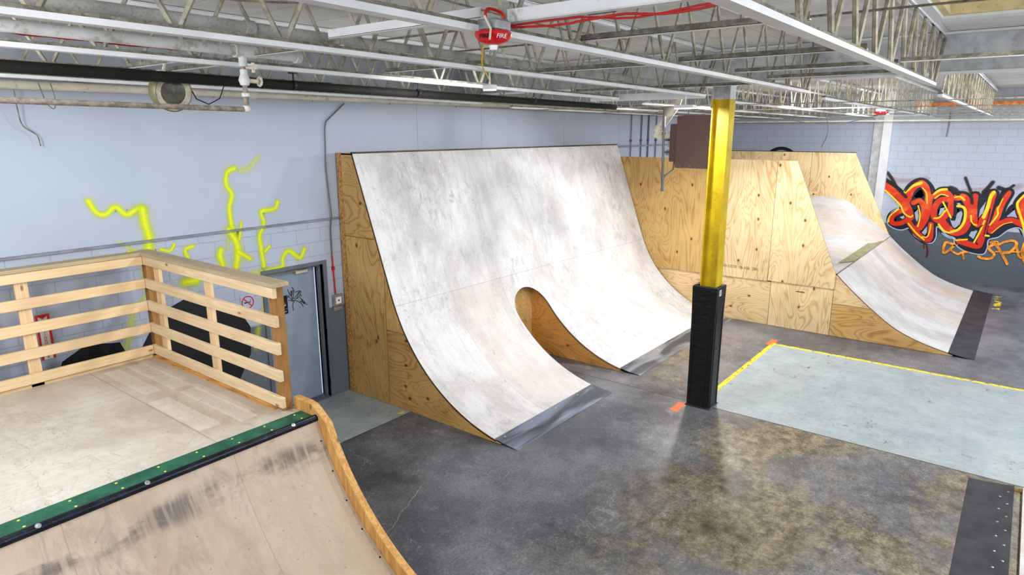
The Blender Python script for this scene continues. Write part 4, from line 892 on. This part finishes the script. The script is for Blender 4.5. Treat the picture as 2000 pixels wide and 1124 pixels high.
# heater
ht=thing('unit_heater','brown box heater hanging behind the yellow column','heater',(10.6,4.3,3.8))
b=MB(); b.box(10.5,11.2,4.03,4.72,3.405,4.25,bev=.012); part('main_cabinet',b,M['brown'],ht)
b=MB(); b.box(10.56,11.1,4.72,4.86,3.50,4.12,bev=.01); part('side_cabinet',b,M['brown'],ht)
screws(ht,[(10.5,y,3.44) for y in (4.10,4.28,4.46,4.64)],(-1,0,0),M['dusty'],.012)
b=MB(); b.box(10.7,10.95,4.86,4.96,3.74,3.98); b.box(10.62,10.75,4.86,4.95,3.60,3.70); part('burner_box',b,M['galv'],ht)
for y in (4.1,4.66):
    b=MB(); b.tube([(10.8,y,4.26 if y<4.3 else 4.1),(10.8,y,4.6)],.008,6); part('hanger_rod',b,M['framegrey'],ht)
fl=thing('heater_flue','cream sheet metal flue pipe sloping down to the heater','flue',(10.6,5,4.2))
b=MB(); b.tube([(10.8,4.83,4.66),(10.7,4.85,4.42),(10.62,5.14,3.99)],.075,16); part('duct',b,M['creampipe'],fl,smooth=True)
b=MB(); b.tube([(10.62,5.16,3.965),(10.64,5.08,3.925),(10.72,4.66,3.93)],.068,16); part('elbow',b,M['creampipe'],fl,smooth=True)
gp=thing('gas_pipe','grey vertical gas pipe with a capped drip leg left of the heater','pipe',(10.45,4.95,3.6))
b=MB(); b.tube([(10.45,4.94,4.55),(10.45,4.90,3.02)],.021,12); b.tube([(10.45,4.905,3.24),(10.62,4.80,3.37),(10.62,4.79,3.50)],.014,10); part('pipe_run',b,M['greypipe'],gp,smooth=True)
b=MB(); b.tube([(10.45,4.94,4.46),(10.45,4.938,4.36)],.036,12); part('fitting',b,M['greypipe'],gp,smooth=True)
b=MB(); b.tube([(10.45,4.925,3.98),(10.45,4.924,3.94)],.03,12); part('fitting',b,M['greypipe'],gp,smooth=True)
b=MB(); b.tube([(10.45,4.905,3.29),(10.45,4.904,3.2)],.03,12); part('fitting',b,M['greypipe'],gp,smooth=True)
b=MB(); b.tube([(10.45,4.90,3.05),(10.45,4.90,3.01)],.028,12); part('fitting',b,M['greypipe'],gp,smooth=True)
b=MB(); b.tube([(10.45,4.915,3.66),(10.64,4.87,3.66)],.018,8); b.tube([(10.45,4.92,3.86),(10.72,4.90,3.86)],.018,8); part('gas_branch',b,M['framegrey'],gp)

# ------------------------------------------------------------------ cables
def cable(pts,r,mat,label,n=6,wob=0):
    P=[]
    pts=[Vector(p) for p in pts]
    for i in range(len(pts)-1):
        a=pts[max(i-1,0)]; b_=pts[i]; c=pts[i+1]; d_=pts[min(i+2,len(pts)-1)]
        for k in range(6):
            t=k/6; P.append(.5*((2*b_)+(-a+c)*t+(2*a-5*b_+4*c-d_)*t*t+(-a+3*b_-3*c+d_)*t**3)+Vector((random.uniform(-wob,wob),0,random.uniform(-wob,wob))))
    P.append(pts[-1]); b=MB(); b.tube(P,r,n); return tag(part('cable',b,mat,None,tuple(pts[0]),True),label,'cable')
cable([(2.83,2.20,4.52),(2.83,1.9,4.505),(2.83,1.6,4.52),(2.83,1.3,4.50),(2.84,.95,4.53),(2.88,.3,4.6)],.006,M['redwire'],'red cable bundle along the white bridging bar',wob=.002)
cable([(2.84,2.22,4.53),(2.85,1.8,4.53),(2.84,1.5,4.50),(2.85,1.1,4.53),(2.86,.6,4.58)],.005,M['redwire'],'second red cable sagging under the same bridging bar',wob=.002)
cable([(2.62,2.20,4.53),(2.62,2.20,4.57),(2.66,2.20,4.585),(2.72,2.18,4.57),(2.73,2.17,4.53)],.008,M['redwire'],'loop of dark red cable above the fire alarm')
cable([(.9,5.0,4.62),(1.3,5.0,4.60),(1.6,5.0,4.585),(2.2,5.0,4.58),(2.8,5.0,4.58)],.007,M['redwire'],'thin red cable running beside the white sprinkler main',wob=.004)
cable([(1.9,5.5,4.46),(3.0,5.5,4.44),(4.2,5.5,4.46)],.005,M['blackmat'],'dark cable under the roof at the left')
cable([(3.9,3.3,4.62),(4.0,3.4,4.50),(4.3,3.6,4.44),(4.7,3.9,4.43)],.006,M['yelwire'],'yellow cable leading to the small bright lamp')
cable([(2.28,7.9,4.4),(2.30,7.95,4.2),(2.33,7.98,4.06),(2.44,8.0,3.97),(2.46,8.0,3.86)],.006,M['dusty'],'thin loose wire hanging down the left wall, lowest of the two')
cable([(2.40,7.6,4.46),(2.44,7.6,4.28),(2.50,7.6,4.22),(2.52,7.6,4.32),(2.5,7.6,4.46)],.005,M['dusty'],'short looped wire hanging from the cream wall pipe')
cable([(16,3.7,4.3),(16,3.65,3.95),(16,3.75,3.65)],.008,M['greypipe'],'thin wire hanging before the far block wall')
cable([(14.2,2.35,4.3),(14,2.9,4.16),(14,3.4,4.14),(14,3.9,4.22)],.008,M['greypipe'],'grey cable sagging from the distant red alarm')
cable([(21.3,1.9,4.5),(21.3,1.9,4.1),(21.3,1.92,3.85)],.012,M['dusty'],'short cord hanging on the far wall above the graffiti')
cable([(.9,3.0,4.9),(2.6,2.9,4.78),(4.2,2.9,4.74),(5.6,3.0,4.8)],.006,M['dusty'],'brown cable strung between the alarm joist and the column joist')
cable([(1.0,4.2,4.86),(2.4,4.3,4.84),(3.4,4.2,4.92),(4.6,4.1,4.96)],.007,M['dusty'],'dusty cable resting high above the white sprinkler main')

# ------------------------------------------------------------------ painted writing
def ribbon(mb,cols,pts,w,plane,off,soft):
    """flat painted stroke on a wall: 5 verts across, colour attribute a = 1 mid, 0 rim"""
    P=[Vector(p) for p in pts]; Q=[]
    for i in range(len(P)-1):
        a=P[max(i-1,0)]; b_=P[i]; c=P[i+1]; d_=P[min(i+2,len(P)-1)]
        for k in range(8):
            t=k/8; Q.append(.5*((2*b_)+(-a+c)*t+(2*a-5*b_+4*c-d_)*t*t+(-a+3*b_-3*c+d_)*t**3))
    Q.append(P[-1]); n=len(Q)
    prof=[(-1,0),(-.6,.5),(0,1),(.6,.5),(1,0)] if soft else [(-1,1),(0,1),(1,1)]
    # round ends: extra tapered stations
    st=[]
    t0=(Q[1]-Q[0]).normalized(); t1=(Q[-1]-Q[-2]).normalized(); h=w/2
    for a in (1,.87,.5): st.append((Q[0]-t0*h*a,t0,h*math.sqrt(max(0,1-a*a)),1-a if soft else 1))
    for i,q in enumerate(Q):
        t=(Q[min(i+1,n-1)]-Q[max(i-1,0)]); t=t.normalized() if t.length>1e-6 else t1
        st.append((q,t,h,1))
    for a in (.5,.87,1): st.append((Q[-1]+t1*h*a,t1,h*math.sqrt(max(0,1-a*a)),1-a if soft else 1))
    K=len(prof); base=len(mb.v)
    for q,t,hh,al in st:
        nn=Vector((-t.y,t.x))
        for u,a in prof:
            p=q+nn*(u*hh)
            mb.v.append((plane-off,p.x,p.y) if plane>15 else (p.x,plane-off,p.y)); cols.append(a*al)
    for i in range(len(st)-1):
        for k in range(K-1): mb.f.append([base+i*K+k,base+i*K+k+1,base+(i+1)*K+k+1,base+(i+1)*K+k]); mb.m.append(0)
def strokes(name,lst,plane,off,mat,parent=None,soft=None,extra=0,step=.00012,loc=None,label=None):
    mb=MB(); cols=[]
    for i,(pts,w,s) in enumerate(lst):
        ribbon(mb,cols,pts,w+extra,plane,off+i*step,(s if soft is None else soft))
    o=part(name,mb,mat,parent,loc,recalc=False,label=label)
    at=o.data.attributes.new('a','FLOAT','POINT'); at.data.foreach_set('value',cols); return o
XW=21.4
def flame():
    n=NT('red_orange_spray'); p=n.pos(True); z=n.sep(p)[2]; nz=n.noise(p,3.2,3,.6); k=n.math('ADD',n.math('MULTIPLY',n.math('SUBTRACT',nz,.5),2.4),n.math('MULTIPLY',n.math('SUBTRACT',z,2.0),.35))
    n.col(n.mix(n.ss(k,-.1,.55),(.66,.035,.012),(.80,.16,.02))).rough(.4); return n.m
M['flame']=flame()
M['navy']=plain('navy_black_spray',(.010,.012,.028),.45,var=.2)
M['graffyel']=plain('yellow_highlight_spray',(.90,.66,.03),.4,var=.1,scale=5)
M['outl']=plain('pale_blue_outline_spray',(.42,.50,.64),.5,var=.1)
M['hole']=plain('pale_violet_spray',(.40,.42,.52),.5,var=.1)
M['orspray']=plain('orange_yellow_spray',(.80,.30,.03),.45,var=.5,scale=6)
M['darkred']=plain('dark_red_drip',(.12,.012,.015),.4)
gf=thing('graffiti_lettering','large red and orange wildstyle graffiti lettering on the far block wall','graffiti',(21.4,1.5,1.9))
strokes('pink_haze',G['PINK'],XW,.001,spraymat('faint_red_overspray',(.55,.30,.34),.3),gf)
strokes('pale_outline',G['OUTL'],XW,.0105,M['outl'],gf,soft=0)
strokes('dark_backing',[s for s in G['BODY']],XW,.005,M['navy'],gf,soft=0,extra=.105)
strokes('dark_fill',G['NAVY'],XW,.008,M['navy'],gf,soft=0)
mb=MB()
for i,h in enumerate(G['HOLES']): mb=MB(); mb.add([(XW-.0115-.0001*i,y,z) for y,z in h],[list(range(len(h)))]); part('pale_gap',mb,M['hole'],gf,recalc=False)
strokes('letter_shadow',G['BODY'],XW,.013,M['navy'],gf,soft=0,extra=.025)
strokes('letter_body',[(p,w*.86,q) for p,w,q in G['BODY']],XW,.0155,M['flame'],gf,soft=0,step=.0001)
strokes('yellow_highlight',G['YEL'],XW,.0185,M['graffyel'],gf,soft=0)
strokes('black_overspray',G['BLK'],XW,.0225,spraymat('black_overspray',(.015,.012,.014),.95),gf)
strokes('paint_drip',G['DRIP'],XW,.0025,M['darkred'],gf,soft=0)
o=strokes('graffiti_signature',G['THIN'],XW,.0245,M['orspray'],None,soft=0,loc=(21.4,1.0,1.2)); tag(o,'thin orange and yellow spray signature under the big red lettering','graffiti')
cy,cz,cr=G['RING']
pts=[(6.15+cr*.80*math.cos(a*PI/18),cz+cr*math.sin(a*PI/18)) for a in range(37)]
o=strokes('painted_emblem',[(pts,.10,0)],XW,.003,M['flatblack'],None,soft=0,loc=(21.4,cy,cz)); tag(o,'round black painted ring on the far wall, peeking over the ramp','painted ring')
sp=spraymat('fluorescent_yellow_spray',(.74,.83,.015),1.0,.5)
names=['wavy yellow spray line at the far left of the left wall','broad yellow spray trail falling behind the railing corner']
groups=[([0,1,2,18],'wavy yellow spray trail above the railing corner'),([3,4,5,6,7,8],'tallest yellow spray squiggle with branching foot on the left wall'),([9,10],'hooked yellow spray squiggle left of the door'),([11],'yellow spray arch over the door top'),([12],'short yellow dash just above the railing corner'),([13,14],'yellow spray blob between the corner and tall squiggle'),([15],'thin yellow dash along the back railing cap'),([16,17],'faint yellow spray fading beside the door'),([19,20],'pale yellow spray patch seen low between the rails')]
for ids,l in groups:
    lst=[G['SPRAY'][i] for i in ids if i<len(G['SPRAY'])]
    faint=all(s[2]<.7 for s in lst)
    main=[s for s in lst if s[2]>=.7]; weak=[s for s in lst if s[2]<.7]
    t=thing('spray_paint_mark',l,'graffiti',(lst[0][0][0][0],8.07,lst[0][0][0][1]))
    if main: strokes('bright_stroke',[(p,w*1.5,1) for p,w,s in main],8.07,.0016,sp,t,soft=1,step=.0002); strokes('overspray',[(p,w*3.0,1) for p,w,s in main],8.07,.0008,M.setdefault('sphaze',spraymat('faint_yellow_overspray',(.74,.82,.16),.5,.9)),t,soft=1,step=.00004)
    for wk in weak: strokes('faded_stroke',[(wk[0],wk[1]*1.5,1)],8.07,.0028,M.setdefault('spweak',spraymat('faded_yellow_spray',(.78,.84,.06),.55,.6)),t,soft=1,step=.0001)
# plain dark paint areas low on the left wall
def blob(pts,mat,name,label,off):
    mb=MB(); mb.add([(x,8.07-off,z) for x,z in pts],[list(range(len(pts)))]); return tag(part(name,mb,mat,None,(pts[0][0],8.07,pts[0][1]),recalc=False),label,'painted patch')
blob([(3.42,1.86),(3.75,1.98),(4.1,1.93),(4.42,1.72),(4.58,1.42),(4.55,1.05),(4.35,.72),(3.9,.55),(3.5,.62),(3.2,.95),(3.15,1.45)],M['flatblack'],'painted_patch','plain black painted patch on the left wall behind the end railing',.0035)
blob([(2.35,1.55),(2.6,1.68),(2.95,1.62),(3.1,1.2),(3.0,.8),(2.4,.7),(2.2,1.1)],M['flatblack'],'painted_patch','plain black painted patch low on the wall below the extinguisher sign',.0035)
# signs
t=thing('extinguisher_sign','red and white fire extinguisher sign on the left wall behind the railing','sign',(2.23,8.07,1.9))
b=MB(); b.box(2.17,2.30,8.055,8.066,1.62,2.115); part('panel',b,M['signwhite'],t)
b=MB(); b.box(2.17,2.192,8.052,8.0555,1.62,2.115); b.box(2.278,2.30,8.052,8.0555,1.62,2.115); b.box(2.192,2.278,8.052,8.0555,2.095,2.115); b.prism([(2.192,2.096),(2.278,2.096),(2.235,2.065)],1,8.052,8.0555); part('red_border',b,M['signred'],t)
text_mesh('FIRE',.042,M['signred'],'lettering',t,(2.235,8.0535,2.035),(1,0,0),(0,0,1))
for k,ch in enumerate('EXTINGUISHER'): text_mesh(ch,.034,M['signred'],'lettering',t,(2.235,8.0535,1.985-k*.031),(1,0,0),(0,0,1))
t=thing('no_smoking_sign','round red no smoking sign on the wall left of the door','sign',(4.57,8.07,1.76))
b=MB(); b.box(4.47,4.67,8.062,8.067,1.64,1.88); part('panel',b,M['outl'],t)
b=MB(); b.lathe([(.075,0),(.09,0),(.09,.002),(.075,.002),(.075,0)],(4.57,8.062,1.765),(0,-1,0),32); b.beam((4.513,8.059,1.825),(4.627,8.059,1.705),.013,.002,(0,1,0)); part('red_ring',b,M['signred'],t)
b=MB(); b.box(4.52,4.60,8.0605,8.0618,1.757,1.772); b.box(4.605,4.615,8.0605,8.0618,1.757,1.772); b.tube([(4.61,8.061,1.778),(4.615,8.061,1.79),(4.607,8.061,1.80)],.003,5); part('cigarette',b,M['flatblack'],t)
t=thing('restroom_sign','black accessible restroom sign on the grey door','sign',(5.2,8.23,1.6))
b=MB(); b.box(5.09,5.275,8.226,8.234,1.505,1.70); b.box(5.09,5.275,8.226,8.234,1.43,1.495); part('panel',b,M['flatblack'],t)
b=MB(); b.lathe([(.030,0),(.038,0),(.038,.0015),(.030,.0015),(.030,0)],(5.195,8.2255,1.575),(0,-1,0),20); b.beam((5.185,8.225,1.645),(5.188,8.225,1.59),.012,.002,(0,1,0)); b.beam((5.188,8.225,1.60),(5.225,8.225,1.60),.010,.002,(0,1,0)); b.beam((5.222,8.225,1.60),(5.24,8.225,1.55),.010,.002,(0,1,0)); b.lathe([(0,0.001),(.012,.001)],(5.183,8.2255,1.665),(0,-1,0),12); part('wheelchair_symbol',b,M['signwhite'],t)
text_mesh('RESTROOM',.026,M['signwhite'],'lettering',t,(5.183,8.2255,1.463),(1,0,0),(0,0,1))
t_=strokes('marker_tag',[(s,.0095,0) for s in G['TAG']],8.235,.002,M['flatblack'],None,soft=0,loc=(5.4,8.23,1.6)); tag(t_,'scribbled black marker tag on the grey door','graffiti')

# ------------------------------------------------------------------ lights
def area(loc,rot,size,power,color=(1,1,1),sy=None,spread=None):  # used for the lamps under the roof and for added fill lights
    l=bpy.data.lights.new('lamp_or_fill_light','AREA'); l.energy=power; l.color=color; l.shape='RECTANGLE'; l.size=size; l.size_y=sy or size
    if spread: l.spread=spread
    o=bpy.data.objects.new('lamp_or_fill_light',l); C.objects.link(o); o.location=loc; o.rotation_euler=rot; return o
def aim(o,tgt): o.rotation_euler=(Vector(tgt)-o.location).to_track_quat('-Z','Y').to_euler()
for (x,y,p) in ((1.2,-1.6,90),(5.2,-1.6,150),(9.6,-1.8,170),(14.5,-1.8,170),(18.8,-1.6,110)):  # unseen row of lights, added off to the right to light the ramps
    a=area((x,y,4.36),(0,0,0),.5,p,(.965,.985,1)); a.data.size_y=1.0; aim(a,(x+.3,y+2.6,1.0))
a=area((12.3,4.62,4.30),(0,0,0),.22,190,(.98,.99,1)); aim(a,(9.6,3.9,0))
a=area((8.5,3.72,4.27),(0,0,0),.12,45,(.965,.985,1)); aim(a,(9.2,4.3,0))
a=area((12.2,2.6,4.32),(0,0,0),.4,60,(.98,.99,1)); aim(a,(14.8,4.2,2.4))
a=area((17.4,2.6,4.32),(0,0,0),.4,140,(.965,.985,1)); aim(a,(19,4.0,1.5))
a=area((.2,4.4,4.32),(0,0,0),.5,60,(.965,.985,1)); aim(a,(1.5,6.2,1.5))  # added fill, no fixture: lifts the left wall and platform
a=area((.7,5.7,4.36),(0,0,0),.3,34,(.965,.985,1)); a.data.size_y=1.6; aim(a,(3.0,8.0,1.2))  # second added fill, brightens the lower left wall
a=area((-1.4,2.0,4.3),(0,0,0),.8,110,(.965,.985,1)); aim(a,(3.5,6,1.2))  # unseen fill added beside the camera for the platform side
a=area((4.9,4.2,4.30),(0,0,0),.3,45,(.965,.985,1)); aim(a,(5.6,6.6,1.5))
w=bpy.data.worlds.new('World'); bpy.context.scene.world=w; w.use_nodes=True
w.node_tree.nodes['Background'].inputs[0].default_value=(.80,.86,1,1); w.node_tree.nodes['Background'].inputs[1].default_value=.85

# ------------------------------------------------------------------ camera
cd=bpy.data.cameras.new('camera'); cam=bpy.data.objects.new('camera',cd); C.objects.link(cam)
f,yaw,pit,roll=1284.376,.6615354,.2330823,-.00087346
cd.sensor_fit='HORIZONTAL'; cd.sensor_width=36; cd.lens=36*f/2000; cd.clip_start=.05; cd.clip_end=200
fw=Vector((math.cos(pit)*math.cos(yaw),math.cos(pit)*math.sin(yaw),-math.sin(pit))); r=fw.cross(Vector((0,0,1))).normalized(); u=r.cross(fw)
r2=r*math.cos(roll)+u*math.sin(roll); u2=u*math.cos(roll)-r*math.sin(roll)
cam.matrix_world=Matrix.Translation((0,0,4.0))@Matrix((r2,u2,-fw)).transposed().to_4x4()
bpy.context.scene.camera=cam
vs_=bpy.context.scene.view_settings; vs_.view_transform='Standard'; vs_.look='Medium High Contrast'; vs_.exposure=-0.28; vs_.gamma=1.0
try:
    bpy.context.scene.cycles.use_denoising=True; bpy.context.scene.cycles.max_bounces=8
except Exception: pass
